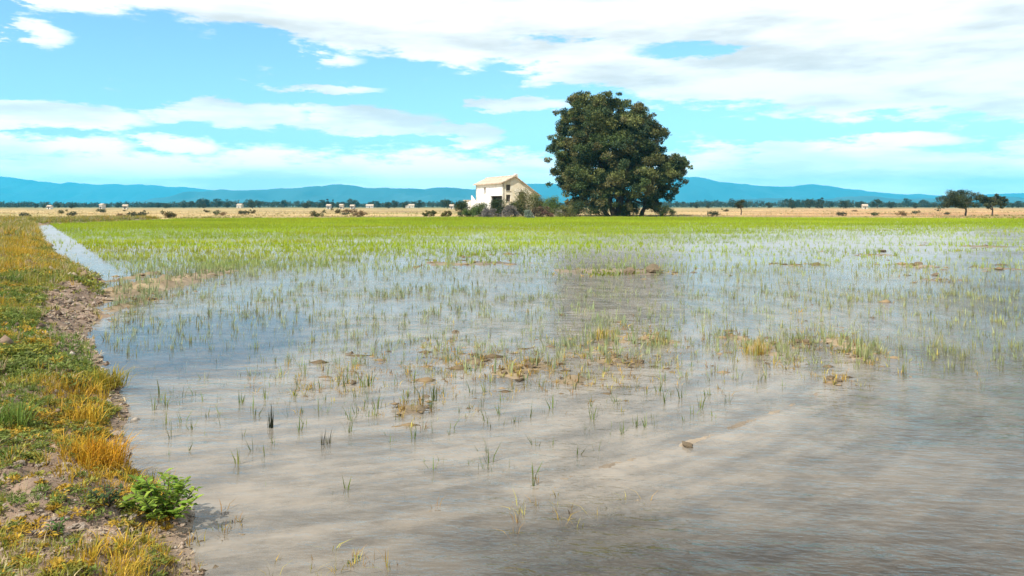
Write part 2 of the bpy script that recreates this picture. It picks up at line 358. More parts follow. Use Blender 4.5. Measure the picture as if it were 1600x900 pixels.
def build_ground():
    r = np.concatenate([np.geomspace(.9, 60, 430), np.geomspace(60.6, 14000, 150)])
    a = np.concatenate([np.linspace(-62, 62, 470), np.linspace(66, 294, 58)]) * math.pi / 180
    A, Rr = np.meshgrid(a, r)
    X = Rr * np.sin(A); Y = Rr * np.cos(A)
    Z = height(X, Y)
    # colours the earth itself has
    s = bank_s(X, Y); t = far_t(X, Y)
    n = fbm(X * .7, Y * .7, 61)[..., None]; n2 = fbm(X * 3, Y * 3, 62)[..., None]
    mud = np.array([.205, .165, .12]) * (1 + .5 * n + .4 * n2)
    tr = np.exp(-(line_d(X, Y, TRACK) / .13) ** 2)[..., None] * .9
    mud = mud * (1 - tr) + np.array([.27, .215, .155]) * (1 + .5 * n2) * tr
    PX = 800 + X / np.maximum(Y, .5) * FPX; PY = HY + CAMZ * FPX / np.maximum(Y, .5)
    weed = (np.exp(-((PX - 820) / 150) ** 2 - ((PY - 835) / 34) ** 2) + np.exp(-((PX - 560) / 140) ** 2 - ((PY - 905) / 30) ** 2))[..., None] * .85 * (Y > 1)[..., None]  # bed coloured darker in two patches near the bund
    mud = mud * (1 - weed) + np.array([.02, .024, .02]) * weed
    shoal = np.zeros(X.shape)
    for sx, sy, rx, ry, h in SHOALS[:24]: shoal = np.maximum(shoal, np.exp(-((X - sx) / rx / 1.2) ** 2 - ((Y - sy) / ry / 1.2) ** 2))
    shoal = shoal[..., None]
    mud = mud * (1 - .75 * shoal) + np.array([.34, .25, .14]) * (.8 + .9 * n2) * .75 * shoal
    soil = np.array([.25, .175, .125]) * (1 + .5 * n + .8 * n2)
    b = sstep(s, -.1, .2)[..., None]
    c = mud * (1 - b) + soil * b
    lo, hi = np.array([.46, .33, .15]), np.array([.52, .31, .15])
    right = sstep(PX, 900, 1400)[..., None]
    straw = lo * (1 - right) + hi * right
    band = fbm(X * .012, Y * .09, 63)[..., None]
    straw = straw * (.82 + .6 * band + .5 * fbm(X * .12, Y * .3, 66)[..., None])
    gb = sstep(fbm(X * .02 + 5, Y * .07, 64), .10, .28)[..., None] * .6
    straw = straw * (1 - gb) + np.array([.20, .22, .06]) * gb
    far = sstep(Y, 330, 900)[..., None]
    fcol = np.array([.12, .13, .05]) * (1 + .5 * fbm(X * .002, Y * .008, 65)[..., None])
    straw = straw * (1 - far) + fcol * far
    f = sstep(t, -.8, .8)[..., None]
    c = np.clip(c * (1 - f) + straw * f, .015, .8)
    nr, na = X.shape
    V = np.stack([X, Y, Z], -1).reshape(-1, 3)
    i = np.arange(nr - 1)[:, None] * na; j = np.arange(na)[None, :]; j2 = (j + 1) % na
    F = np.stack([i + j, i + j2, i + na + j2, i + na + j], -1).reshape(-1, 4)[:, ::-1]
    V = np.vstack([V, [[0, 0, h1(0, 0)]]]); ci = len(V) - 1
    F3 = np.stack([np.arange(na), np.full(na, ci), (np.arange(na) + 1) % na], -1)[:, ::-1]
    cc = np.vstack([c.reshape(-1, 3), [[.3, .23, .16]]])
    # upward normals
    o = link('ground', mesh_np('ground', V, [F, F3], cc, True), ground_mat())
    return tag(o, 'muddy field bed, levee and straw coloured plain reaching the mountains', 'ground', kind='structure')
build_ground()

def build_water():
    ys = np.concatenate([np.geomspace(.3, 60, 60), np.linspace(62, 116, 28)])
    V = []; F = []
    n = 24
    for y in ys:
        xl = float(np.interp(y, EY, EX)) - min(.35 + .02 * y, 1.2); xr = max(4, y * .95)
        for q in range(n): V.append((xl + (xr - xl) * q / (n - 1), y, 0))
    F = [[a * n + q, a * n + q + 1, (a + 1) * n + q + 1, (a + 1) * n + q] for a in range(len(ys) - 1) for q in range(n - 1)]
    o = link('water', mesh_np('water', np.array(V), [np.array(F)], None, True), water_mat())
    return tag(o, 'shallow rippled muddy water flooding the rice field', 'water', kind='structure')
build_water()

# ------------------------------------------------------------------ mountains
def mountain(name, label, prof, Y0, depth, seed, base=None):
    """a range with the given skyline: (photo column, photo row) points at distance Y0"""
    n, m = 420, 30
    px = np.linspace(prof[0][0], prof[-1][0], n)
    py = np.interp(px, [p[0] for p in prof], [p[1] for p in prof])
    k = np.ones(9) / 9; py = np.convolve(np.pad(py, 4, mode='edge'), k, 'valid'); py = py - np.clip(HY - py, 0, 14) / 14 * (2.6 * fbm(px / 22, px * 0 + seed, seed + 7, 5) + 2.2 * np.abs(fbm(px / 60, px * 0 + 3, seed + 8, 3)))
    H = (HY - py) / FPX * Y0
    v = np.linspace(-1, 1, m)
    PXg, Vg = np.meshgrid(px, v)
    X = (PXg - 800) / FPX * Y0; Y = Y0 + Vg * depth + 220 * fbm(X / 900, Vg * 2, seed + 5)
    ridge = 1 - np.abs(fbm(X / 420, Vg * 3.2, seed, 5)) * 1.5 * (1 - np.exp(-(Vg / .3) ** 2))
    prof_v = np.where(Vg < 0, (1 + Vg) ** 1.15, (1 - Vg))
    Z = np.maximum(H[None, :] * prof_v * np.clip(ridge, .25, 1.05) + H[None, :] * .035 * fbm(X / 160, Vg * 6, seed + 9, 3), -2)
    Z[0] = -2; Z[-1] = -2
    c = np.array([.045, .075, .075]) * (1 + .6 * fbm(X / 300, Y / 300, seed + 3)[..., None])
    i = np.arange(m - 1)[:, None] * n; j = np.arange(n - 1)[None, :]
    F = np.stack([i + j, i + j + 1, i + n + j + 1, i + n + j], -1).reshape(-1, 4)
    o = link(name, mesh_np(name, np.stack([X, Y, Z], -1).reshape(-1, 3), [F], np.clip(c, .01, .3).reshape(-1, 3), True), M_HILL)
    return tag(o, label, 'mountains', kind='structure')
M_HILL = ground_mat(); M_HILL.name = 'forested_slopes'
mountain('mountains', 'pale blue distant mountain range at the far left of the skyline',
         [(-420, 300), (-250, 285), (-120, 272), (0, 274), (30, 280), (80, 284), (140, 287), (220, 288), (300, 292), (360, 300), (480, 308), (700, 314), (760, 322)], 11500, 1600, 101)
mountain('mountains', 'blue mountain range behind the big tree, highest just right of it',
         [(600, 322), (700, 302), (800, 288), (850, 285), (900, 290), (980, 284), (1060, 276), (1095, 275), (1130, 281), (1180, 291), (1230, 290), (1275, 286), (1310, 291), (1360, 299), (1430, 304), (1500, 306), (1560, 302), (1620, 300), (1760, 305), (1900, 312), (2000, 322)], 9800, 1400, 202)
mountain('mountains', 'deeper blue low ridge between the left range and the farmhouse',
         [(150, 322), (230, 312), (300, 300), (350, 297), (400, 298), (430, 293), (480, 291), (530, 288), (570, 291), (620, 294), (700, 292), (740, 294), (800, 303), (860, 312), (920, 322)], 7200, 900, 303)
mountain('mountains', 'low dark blue foothills at the right under the main range',
         [(1040, 322), (1120, 313), (1200, 309), (1270, 312), (1340, 306), (1400, 309), (1480, 311), (1560, 308), (1650, 312), (1760, 322)], 5600, 700, 404)

# ------------------------------------------------------------------ the far plain: haze
def build_haze():
    bm = bmesh.new(); bmesh.ops.create_cube(bm, size=1.0)
    for v in bm.verts: v.co = Vector((v.co.x * 29000, v.co.y * 29000, -1.4 + (v.co.z + .5) * 505))
    me = bpy.data.meshes.new('haze'); bm.to_mesh(me); bm.free()
    m = bpy.data.materials.new('haze_air'); m.use_nodes = True; k = NT(m.node_tree)
    out = k.n('ShaderNodeOutputMaterial'); pv = k.n('ShaderNodeVolumePrincipled')
    pv.inputs['Color'].default_value = (.05, .62, 1.0, 1); pv.inputs['Density'].default_value = 1.1e-4; pv.inputs['Anisotropy'].default_value = 0
    k.l(pv.outputs[0], out.inputs['Volume'])
    o = link('haze', me, m)
    return tag(o, 'thin blue haze over the whole plain and mountains', 'haze', kind='stuff')
build_haze()

# ------------------------------------------------------------------ blades
def blades(P, H, nb, W, spread, lean, col, far=False, curl=.5, colvar=.2, seed=1, tipcol=None):
    """blade geometry for tufts at P (N,3), height H (N), nb blades each; returns verts, faces, colours"""
    g = np.random.default_rng(seed)
    N = len(P) * nb
    p = np.repeat(P, nb, 0); h = np.repeat(H, nb) * g.uniform(.55, 1.1, N)
    c = np.repeat(col, nb, 0) * (1 + colvar * g.standard_normal((N, 1))) * (1 + .06 * g.standard_normal((N, 3)))
    a = g.uniform(0, 2 * np.pi, N); out = np.stack([np.cos(a), np.sin(a), np.zeros(N)], -1)
    b = p + out * (g.random(N) * np.repeat(np.broadcast_to(spread, len(P)), nb))[:, None]
    ln = (np.abs(g.standard_normal(N)) * lean)[:, None]
    side = np.stack([-np.sin(a + g.uniform(-.9, .9, N)), np.cos(a + g.uniform(-.9, .9, N)), np.zeros(N)], -1)
    w = (np.repeat(np.broadcast_to(W, len(P)), nb) * g.uniform(.7, 1.3, N))[:, None]
    up = np.array([0, 0, 1.0])
    hh = h[:, None]
    tip = b + up * hh * (1 - .35 * np.minimum(ln, 1) * curl) + out * hh * ln
    c = np.clip(c, .005, .9)
    if far:
        V = np.stack([b - side * w / 2, b + side * w / 2, tip], 1).reshape(-1, 3)
        F = [np.arange(N * 3).reshape(-1, 3)]; C = np.repeat(c, 3, 0)
    else:
        mid = b + up * hh * .55 + out * hh * ln * .33
        V = np.stack([b - side * w / 2, b + side * w / 2, mid + side * w * .42, mid - side * w * .42, tip], 1).reshape(-1, 3)
        i = np.arange(N)[:, None] * 5
        F = [i + np.array([[0, 1, 2, 3]]), i + np.array([[3, 2, 4]])]
        C = np.repeat(c, 5, 0)
        if tipcol is not None: C[4::5] = C[4::5] * .4 + np.array(tipcol) * .6
    return V, F, np.clip(C, .005, .9)
def merge(parts):
    Vs, Fs, Cs, o = [], [], [], 0
    for V, F, C in parts:
        Vs.append(V); Fs += [f + o for f in F]; Cs.append(C); o += len(V)
    return np.concatenate(Vs), Fs, np.concatenate(Cs)

# ------------------------------------------------------------------ rice
def rice():
    g = np.random.default_rng(5)
    parts = []
    N = 480000
    Y = np.sqrt(g.random(N)) * 115 + .01; U = g.uniform(-.78, .78, N)
    # extra sampling near the camera
    N2 = 110000; Y = np.concatenate([Y, g.uniform(3.2, 26, N2)]); U = np.concatenate([U, g.uniform(-.78, .78, N2)])
    X = U * Y
    base_pdf = 2 * N * Y / 115 ** 2 / (1.56 * Y) + np.where((Y > 3.2) & (Y < 26), N2 / 22.8 / (1.56 * Y), 0)   # candidates per square metre
    px = 800 + U * FPX; py = HY + CAMZ * FPX / Y
    D = np.interp(py, [336, 358, 372, 388, 402, 430, 470, 520, 560, 600, 640, 700, 760, 820, 900], [34, 34, 36, 34, 20, 16, 28, 38, 44, 40, 26, 12, 3.5, .9, .1])
    left = sstep(-px, -760, -420); right = sstep(px, 840, 1000)
    D = D * (1 + left * (1.6 * np.exp(-((py - 395) / 32) ** 2) + .5 * np.exp(-((py - 500) / 60) ** 2)))
    D = D * (1 - right * .6 * np.exp(-((py - 390) / 17) ** 2)) * (1 - .45 * np.exp(-((py - 425) / 22) ** 2) * sstep(px, 450, 700)) * (1 - .45 * sstep(px, 1050, 1450) * np.exp(-((py - 372) / 12) ** 2))
    D = D * (1 - sstep(px + (py - 560) * 2.6, 1250, 1430) * sstep(py, 555, 600))                    # open water at lower right
    D = D * (1 + .25 * np.exp(-((py - 500) / 55) ** 2) * sstep(px, 1080, 1300))
    D = D * np.where((py < 445) & (px < 92 + (py - 360) * 1.5), .03, 1)                            # open strip along the levee
    D = D * (1 - .85 * np.exp(-((px - 290) / 170) ** 2 - ((py - 570) / 42) ** 2))
    D = D * (1 - .55 * np.exp(-((px - 880) / 260) ** 2 - ((py - 572) / 28) ** 2)) * (1 - .62 * sstep(px, 900, 1250) * np.exp(-((py - 372) / 20) ** 2))
    strk = fbm(X * .10, Y * .55, 71) + .7 * fbm(X * .6, Y * .9, 72)
    D = D * np.clip(1 + 1.7 * strk * np.interp(py, [338, 365, 400], [.25, .8, 1]), .05, 2.6)
    rr = np.hypot(X + 4, Y - 12) + .25 * fbm(X * .5, Y * .5, 75)
    rows = .5 + .5 * np.sin(rr * 2 * np.pi / .85)                            # rows follow the arc the tractor drove
    D = D * (1 + (1.0 * rows ** 2 - .37) * np.interp(Y, [4, 8, 30, 60], [.8, 1, 1, .3]))
    s = bank_s(X, Y); t = far_t(X, Y); Z = height(X, Y)
    ok = (g.random(len(Y)) < D / base_pdf) & (s < -.15) & (t < -.3) & (Y > 3.3)
    X, Y, Z, px, py = X[ok], Y[ok], Z[ok], px[ok], py[ok]
    P = np.stack([X, Y, Z - .01], -1)
    H = np.interp(py, [338, 400, 480, 560, 640, 900], [.34, .23, .175, .17, .175, .165]) * g.uniform(.6, 1.3, len(X))
    lime = np.array([.28, .37, .015]); pale = np.array([.27, .30, .15]); yel = np.array([.31, .29, .09])
    fl = sstep(-py, -440, -385)[:, None]; fr = (sstep(px, 1000, 1350) * .35)[:, None]
    pal = pale * (1 - fr) + yel * fr
    C = lime * fl + pal * (1 - fl)
    C = C * (1 + .45 * fbm(X * .12, Y * .5, 73)[:, None]) * np.array([1, 1, 1]) + np.maximum(0, fbm(X * .09, Y * .4, 74))[:, None] * np.array([.12, .02, 0]) * fl
    # rows drilled side by side are lost at this grain; nearest 300 plants stand as single objects
    inview = (px > 10) & (px < 1590) & (py < 890)
    order = np.argsort(np.where(inview, Y, 1e6))
    solo, rest = order[:300], order[300:]
    d = Y[rest]
    for lo, hi, nb, far in ((0, 16, 5, False), (16, 36, 4, False), (36, 70, 4, True), (70, 200, 4, True)):
        m = rest[(d >= lo) & (d < hi)]
        if len(m) == 0: continue
        parts.append(blades(P[m], H[m], nb, np.interp(Y[m], [3, 15, 40, 110], [.0085, .0125, .019, .034]), .035, .28, C[m], far, seed=100 + int(lo)))
    V, F, CC = merge(parts)
    o = link('rice_crop', mesh_np('rice_crop', V, F, CC), M_RICE)
    tag(o, 'young green rice growing over the flooded field beyond the nearest seedlings', 'rice', kind='stuff')
    var = []
    for i in range(14):
        nb = random.choice([3, 4, 4, 5, 6])
        V, F, CC = blades(np.zeros((1, 3)), np.array([.22]), nb, np.array([.0088]), .016, .26, np.array([[.16, .20, .06]]) * (.7 + .45 * (i % 4) / 3), False, seed=300 + i)
        var.append(mesh_np('rice_seedling', V, F, CC))
    for q, i in enumerate(solo):
        o = link('rice_seedling', var[q % 14], M_RICE, None, (X[i], Y[i], Z[i] - .012))
        o.rotation_euler = (0, 0, g.uniform(0, 6.28)); sc = H[i] / .2; o.scale = (sc, sc, sc)
        tag(o, 'thin green rice seedling standing alone in the open foreground water', 'rice plant', 'nearest rice seedlings in the open water')
    return len(X)
rice()

# ------------------------------------------------------------------ levee grass
GOLD = np.array([.46, .30, .03]); OLIVE = np.array([.25, .24, .035]); GREEN = np.array([.13, .20, .035]); DRY = np.array([.48, .38, .22])
def bank_grass():
    g = np.random.default_rng(15)
    parts = []
    for lo, hi, dens, H0, W0, nb, far in ((2.3, 6.5, 420, .048, .0042, 9, False), (6.5, 14, 230, .075, .0070, 8, False), (14, 34, 70, .14, .016, 8, True), (34, 92, 12, .24, .04, 8, True)):
        area = (hi ** 2 - lo ** 2) * .5 * 1.0
        xl = lambda y: -.72 * y - .4
        N = int(dens * (hi - lo) * ((hi + lo) / 2 * .5 + .6))
        Y = g.uniform(lo, hi, N * 2); W = np.interp(Y, EY, EX) - xl(Y); pr = W / W.max()
        Y = Y[g.random(len(Y)) < pr][:N]; X = xl(Y) + g.random(len(Y)) * (np.interp(Y, EY, EX) + .12 - xl(Y))
        s = bank_s(X, Y); Z = height(X, Y)
        px = 800 + X / Y * FPX; py = HY + (CAMZ - Z) * FPX / Y
        e = lambda cx, cy, rx, ry: np.exp(-((px - cx) / rx) ** 2 - ((py - cy) / ry) ** 2)
        bare = 1.3 * e(125, 485, 58, 52) + .8 * (s < .14) + .9 * e(60, 575, 60, 20) + 1.1 * e(140, 812, 190, 34) + .8 * e(30, 690, 60, 22) + .9 * e(150, 445, 40, 25) + .6 * e(60, 745, 90, 18)
        gold = 1.2 * e(140, 690, 75, 70) + .6 * e(150, 580, 70, 50) + .9 * e(200, 880, 120, 30) + .7 * e(40, 400, 40, 30) + .7 * e(170, 770, 70, 22)
        green = 1.0 * e(20, 640, 60, 80) + .9 * e(10, 500, 45, 70) + .8 * e(60, 770, 120, 30) + .5 * e(120, 550, 60, 40)
        n1 = fbm(X * 2.2, Y * 2.2, 81); n2 = fbm(X * 1.1, Y * 1.1, 82)
        keep = (s > .02) & (g.random(len(X)) < np.clip(1.0 - 1.15 * bare + .9 * n1, .03, 1)) & (far_t(X, Y) < 6)
        wt = np.stack([gold - .05 + n2, .55 + n1 * .5, green + .25 - n2, np.full(len(X), .34)], -1) + .22 * g.standard_normal((len(X), 4))
        kd = np.argmax(wt, 1); C = np.stack([GOLD, OLIVE, GREEN, DRY])[kd] * (1 + .25 * n1[:, None])
        C, kd, s = C[keep], kd[keep], s[keep]
        P = np.stack([X, Y, Z - .01], -1)[keep]
        H = H0 * np.array([1.15, 1.0, .9, 1.1])[kd] * g.uniform(.5, 1.5, len(P)) * (1 + .8 * np.maximum(0, n2[keep]) * 2)
        parts.append(blades(P, H, nb, W0, H0 * .45, .75, C, far, .8, .25, seed=500 + int(lo)))
    V, F, C = merge(parts)
    o = link('levee_grass', mesh_np('levee_grass', V, F, C), M_GRASS)
    tag(o, 'mixed golden and green grass covering the levee on the left', 'grass', kind='stuff')
bank_grass()
def levee_cover():
    """low broad-leaved weeds and the crumbs, straw and pebbles between them"""
    g = np.random.default_rng(19)
    cl, cc, cr, crc = [], [], [], []
    for lo, hi, n, r0 in ((2.4, 6.5, 1500, .035), (6.5, 14, 1500, .06), (14, 36, 900, .13)):
        Y = g.uniform(lo, hi, n * 3); xl = -.72 * Y - .3; X = xl + g.random(len(Y)) * (np.interp(Y, EY, EX) + .05 - xl); Z = height(X, Y)
        n1 = fbm(X * 1.6, Y * 1.6, 83); n2 = fbm(X * .9, Y * .9, 84)
        k = (bank_s(X, Y) > .12) & (np.exp(-((800 + X / Y * FPX - 120) / 60) ** 2 - ((HY + 1.4 * FPX / Y - 485) / 48) ** 2) < .35) & (n1 + .25 * g.standard_normal(len(X)) > 0)
        X, Y, Z, n1, n2 = X[k][:n], Y[k][:n], Z[k][:n], n1[k][:n], n2[k][:n]
        r = r0 * g.uniform(.6, 1.7, len(X)); pick = n2 + .25 * g.standard_normal(len(X))
        col = np.where(pick[:, None] > .22, np.array([.42, .27, .03]), np.where(pick[:, None] > -.05, np.array([.26, .25, .04]), np.array([.15, .19, .04])))
        for i in range(len(X)): cl.append((X[i], Y[i], Z[i] + r[i] * .25, r[i])); cc.append(col[i])
    cl = np.array(cl); cc = np.array(cc)
    V, F, C = [], [], []
    for a, b, size in ((0, .03, .014), (.03, .06, .022), (.06, .1, .034), (.1, 1, .06)):
        m = (cl[:, 3] >= a) & (cl[:, 3] < b)
        if not m.any(): continue
        idx = np.nonzero(m)[0]; per = 44
        ii = np.repeat(idx, per); N = len(ii); d = g.standard_normal((N, 3)); d[:, 2] = np.abs(d[:, 2]); d /= np.linalg.norm(d, axis=1, keepdims=True)
        p = cl[ii, :3] + d * (cl[ii, 3] * g.random(N) ** .4)[:, None] * np.array([1, 1, .6])
        ax = d * np.array([1, 1, .5]) + g.standard_normal((N, 3)) * .4; ax /= np.linalg.norm(ax, axis=1, keepdims=True)
        sd = np.cross(ax, np.array([0, 0, 1.0]) + g.standard_normal((N, 3)) * .4); sd /= np.linalg.norm(sd, axis=1, keepdims=True) + 1e-9
        L = (size * g.uniform(.6, 1.5, N))[:, None]; W = L * .42
        v = np.stack([p - ax * L * .5, p + sd * W * .5, p + ax * L * .5, p - sd * W * .5], 1).reshape(-1, 3)
        V.append((v, [np.arange(N * 4).reshape(-1, 4)], np.repeat(np.clip(cc[ii] * (1 + .28 * g.standard_normal((N, 1))), .01, .7), 4, 0)))
    v, f, c = merge(V)
    tag(link('levee_weeds', mesh_np('levee_weeds', v, f, c), M_GRASS), 'low leafy weeds matted over the levee among the grass', 'weeds', kind='stuff')
    # crumbs of earth and bits of straw
    parts = []
    oc = np.array([(1, 0, 0), (0, 1, 0), (-1, 0, 0), (0, -1, 0), (0, 0, 1), (0, 0, -.6)], float); of = np.array([(0, 1, 4), (1, 2, 4), (2, 3, 4), (3, 0, 4), (1, 0, 5), (2, 1, 5), (3, 2, 5), (0, 3, 5)])
    for lo, hi, n, r0 in ((2.4, 6.5, 9000, .006), (6.5, 16, 7000, .014), (16, 34, 2500, .035)):
        Y = g.uniform(lo, hi, n); xl = -.72 * Y - .3; X = xl + g.random(n) * (np.interp(Y, EY, EX) + .06 - xl); Z = height(X, Y)
        k = bank_s(X, Y) > .0; X, Y, Z = X[k], Y[k], Z[k]; N = len(X)
        r = r0 * np.exp(g.standard_normal(N) * .5); a = g.uniform(0, 6.28, N)
        q = oc[None] * g.uniform(.5, 1.4, (N, 6, 1)) * r[:, None, None]
        ca, sa = np.cos(a)[:, None], np.sin(a)[:, None]
        q = np.stack([q[..., 0] * ca - q[..., 1] * sa, q[..., 0] * sa + q[..., 1] * ca, q[..., 2] * .8], -1) + np.stack([X, Y, Z + r * .2], -1)[:, None]
        base = np.array([[.44, .35, .27], [.30, .21, .15], [.13, .09, .065], [.55, .48, .40]])[g.choice(4, N, p=[.3, .34, .26, .1])]
        parts.append((q.reshape(-1, 3), [(np.arange(N)[:, None, None] * 6 + of[None]).reshape(-1, 3)], np.repeat(base * g.uniform(.7, 1.2, (N, 1)), 6, 0)))
        m = n // 3; kk = g.integers(0, N, m); b = g.uniform(0, 3.14, m); L = r0 * g.uniform(3, 8, m); w = r0 * .35
        d = np.stack([np.cos(b), np.sin(b), g.uniform(-.15, .3, m)], -1) * L[:, None] / 2; sd = np.stack([-np.sin(b), np.cos(b), np.zeros(m)], -1) * w
        p = np.stack([X, Y, Z + r0 * 1.2], -1)[kk]
        v = np.stack([p - d - sd, p + d - sd, p + d + sd, p - d + sd], 1).reshape(-1, 3)
        parts.append((v, [np.arange(m * 4).reshape(-1, 4)], np.repeat(np.array([.55, .44, .27]) * g.uniform(.5, 1.2, (m, 1)), 4, 0)))
    v, f, c = merge(parts)
    tag(link('earth_litter', mesh_np('earth_litter', v, f, c), M_GRASS), 'crumbs of earth, pebbles and dry straw scattered over the levee', 'litter', kind='stuff')
levee_cover()
def shoal_stubble():
    """golden stubble and crumbs of mud on and round the shoals"""
    g = np.random.default_rng(29); P = []
    for (sx, sy, rx, ry, h) in SHOALS:
        n = 26 if sy < 14 else 16
        P.append(np.stack([sx + g.standard_normal(n) * rx * 1.1, sy + g.standard_normal(n) * ry * 1.6], -1))
    for px, py, ax, ay, n in ((930, 560, 150, 34, 170), (760, 575, 110, 24, 90), (600, 600, 120, 24, 60), (1240, 560, 100, 30, 70), (200, 465, 50, 26, 60)):
        q = np.stack([px + g.standard_normal(n) * ax, py + g.standard_normal(n) * ay], -1); P.append(np.array([gp(*v) for v in q]))
    P = np.concatenate(P); Z = height(P[:, 0], P[:, 1]); k = Z > -.09; P = P[k]; Z = np.maximum(Z[k], -.03); N = len(P); d = P[:, 1]
    P3 = np.stack([P[:, 0], P[:, 1], Z], -1)
    col = np.array([[.40, .27, .06], [.28, .17, .06], [.36, .30, .07]])[g.integers(0, 3, N)]
    a = blades(P3, g.uniform(.03, .09, N) - np.minimum(Z, 0), 5, .0011 * d * .6 + .002, .03, .8, col, False, .8, .3, 291)
    oc = np.array([(1, 0, 0), (0, 1, 0), (-1, 0, 0), (0, -1, 0), (0, 0, 1), (0, 0, -1)], float); of = np.array([(0, 1, 4), (1, 2, 4), (2, 3, 4), (3, 0, 4), (1, 0, 5), (2, 1, 5), (3, 2, 5), (0, 3, 5)])
    r = .0022 * d * np.exp(.45 * g.standard_normal(N))
    q = oc[None] * g.uniform(.5, 1.5, (N, 6, 1)) * r[:, None, None] * np.array([1.9, 1.3, .45]) + P3[:, None] + g.standard_normal((N, 1, 3)) * np.array([.06, .1, 0])
    q[..., 2] += np.maximum(0, -P3[:, 2])[:, None] * .8
    b = (q.reshape(-1, 3), [(np.arange(N)[:, None, None] * 6 + of[None]).reshape(-1, 3)], np.repeat(np.array([.24, .17, .095]) * g.uniform(.4, 1.7, (N, 1)), 6, 0))
    v, f, c = merge([a, b])
    tag(link('shoal_stubble', mesh_np('shoal_stubble', v, f, c), M_GRASS), 'golden stubble and crumbs of mud scattered over the shoals in the water', 'stubble', kind='stuff')
shoal_stubble()

def plain_weeds():
    """straw and weeds on the dry land behind the rice"""
    g = np.random.default_rng(25)
    N = 26000
    U = g.uniform(-.75, .75, N); T = g.random(N) ** 1.8 * 190 + .2
    Y = np.interp(U, FU, FY) + T; X = U * Y; Z = height(X, Y)
    n = fbm(X * .03, Y * .12, 91) + .5 * fbm(X * .2, Y * .3, 92)
    keep = g.random(N) < np.clip(.35 + 1.5 * n, .03, 1)
    X, Y, Z, T, n = X[keep], Y[keep], Z[keep], T[keep], n[keep]
    rightmix = sstep(X / Y, .1, .5)[:, None]
    c1 = np.array([.52, .39, .19]) * (1 - rightmix) + np.array([.56, .36, .19]) * rightmix
    gsel = (fbm(X * .05 + 9, Y * .15, 93) > .12)[:, None]
    C = np.where(gsel, np.array([.22, .20, .05]), c1)
    H = g.uniform(.08, .30, len(X)) * np.where(gsel[:, 0], 1.2, 1)
    V, F, CC = blades(np.stack([X, Y, Z - .02], -1), H, 6, .06, .22, .5, C, True, seed=77)
    o = link('dry_weeds', mesh_np('dry_weeds', V, F, CC), M_GRASS)
    tag(o, 'straw coloured weeds on the dry land behind the rice', 'weeds', kind='stuff')
plain_weeds()

# ------------------------------------------------------------------ leafy crowns, trunks
def leaf_cloud(clumps, per, size, cols, seed, squash=.8, outw=.6, asp=.45, colvar=.22):
    """clumps: (x, y, z, r) rows -> small leaf faces spread through each clump"""
    g = np.random.default_rng(seed)
    C = np.asarray(clumps, float); n = len(C)
    cnt = np.maximum(6, (per * (C[:, 3] / C[:, 3].mean()) ** 2).astype(int))
    idx = np.repeat(np.arange(n), cnt); N = len(idx)
    d = g.standard_normal((N, 3)); d /= np.linalg.norm(d, axis=1, keepdims=True)
    r = C[idx, 3] * (g.random(N) ** .40) * (1 + .12 * g.standard_normal(N))
    p = C[idx, :3] + d * r[:, None] * np.array([1, 1, squash])
    ax = d * outw + g.standard_normal((N, 3)) * .55 + np.array([0, 0, .25]); ax /= np.linalg.norm(ax, axis=1, keepdims=True)
    sd = np.cross(ax, g.standard_normal((N, 3))); sd /= np.linalg.norm(sd, axis=1, keepdims=True) + 1e-9
    L = size * g.uniform(.6, 1.4, N)[:, None]; W = L * asp
    V = np.stack([p - ax * L * .5, p + sd * W * .5, p + ax * L * .5, p - sd * W * .5], 1).reshape(-1, 3)
    F = [np.arange(N * 4).reshape(-1, 4)]
    cols = np.asarray(cols, float)
    cc = cols[g.integers(0, len(cols), n)][idx] * (1 + colvar * g.standard_normal((N, 1)))
    return V, F, np.clip(np.repeat(cc, 4, 0), .004, .8)
def tube(pts, rad, sides=8):
    pts = [Vector(p) for p in pts]; V = []; F = []
    for i, p in enumerate(pts):
        t = (pts[min(i + 1, len(pts) - 1)] - pts[max(i - 1, 0)]).normalized()
        u = t.orthogonal().normalized(); v = t.cross(u)
        for q in range(sides):
            a = 2 * math.pi * q / sides; V.append(p + (u * math.cos(a) + v * math.sin(a)) * rad[i])
    for i in range(len(pts) - 1):
        for q in range(sides): F.append((i * sides + q, i * sides + (q + 1) % sides, (i + 1) * sides + (q + 1) % sides, (i + 1) * sides + q))
    F.append(tuple(range(sides))[::-1]); F.append(tuple((len(pts) - 1) * sides + q for q in range(sides)))
    return V, F
def tubes_mesh(name, specs, sides=8):
    V, F = [], []
    for pts, rad in specs:
        v, f = tube(pts, rad, sides); o = len(V); V += v; F += [tuple(i + o for i in ff) for ff in f]
    me = bpy.data.meshes.new(name); me.from_pydata(V, [], F); me.update()
    for p in me.polygons: p.use_smooth = True
    return me
def limb(a, b, r0, r1, n=6, wob=.08, sag=0.0):
    a, b = Vector(a), Vector(b); L = (b - a).length; out = []
    for i in range(n + 1):
        t = i / n; p = a.lerp(b, t); w = wob * L * math.sin(math.pi * t) if 0 < i < n else 0
        out.append(p + Vector((random.uniform(-1, 1), random.uniform(-1, 1), random.uniform(-.5, .5) + sag)) * w * .6)
    return out, [r0 + (r1 - r0) * i / n for i in range(n + 1)]

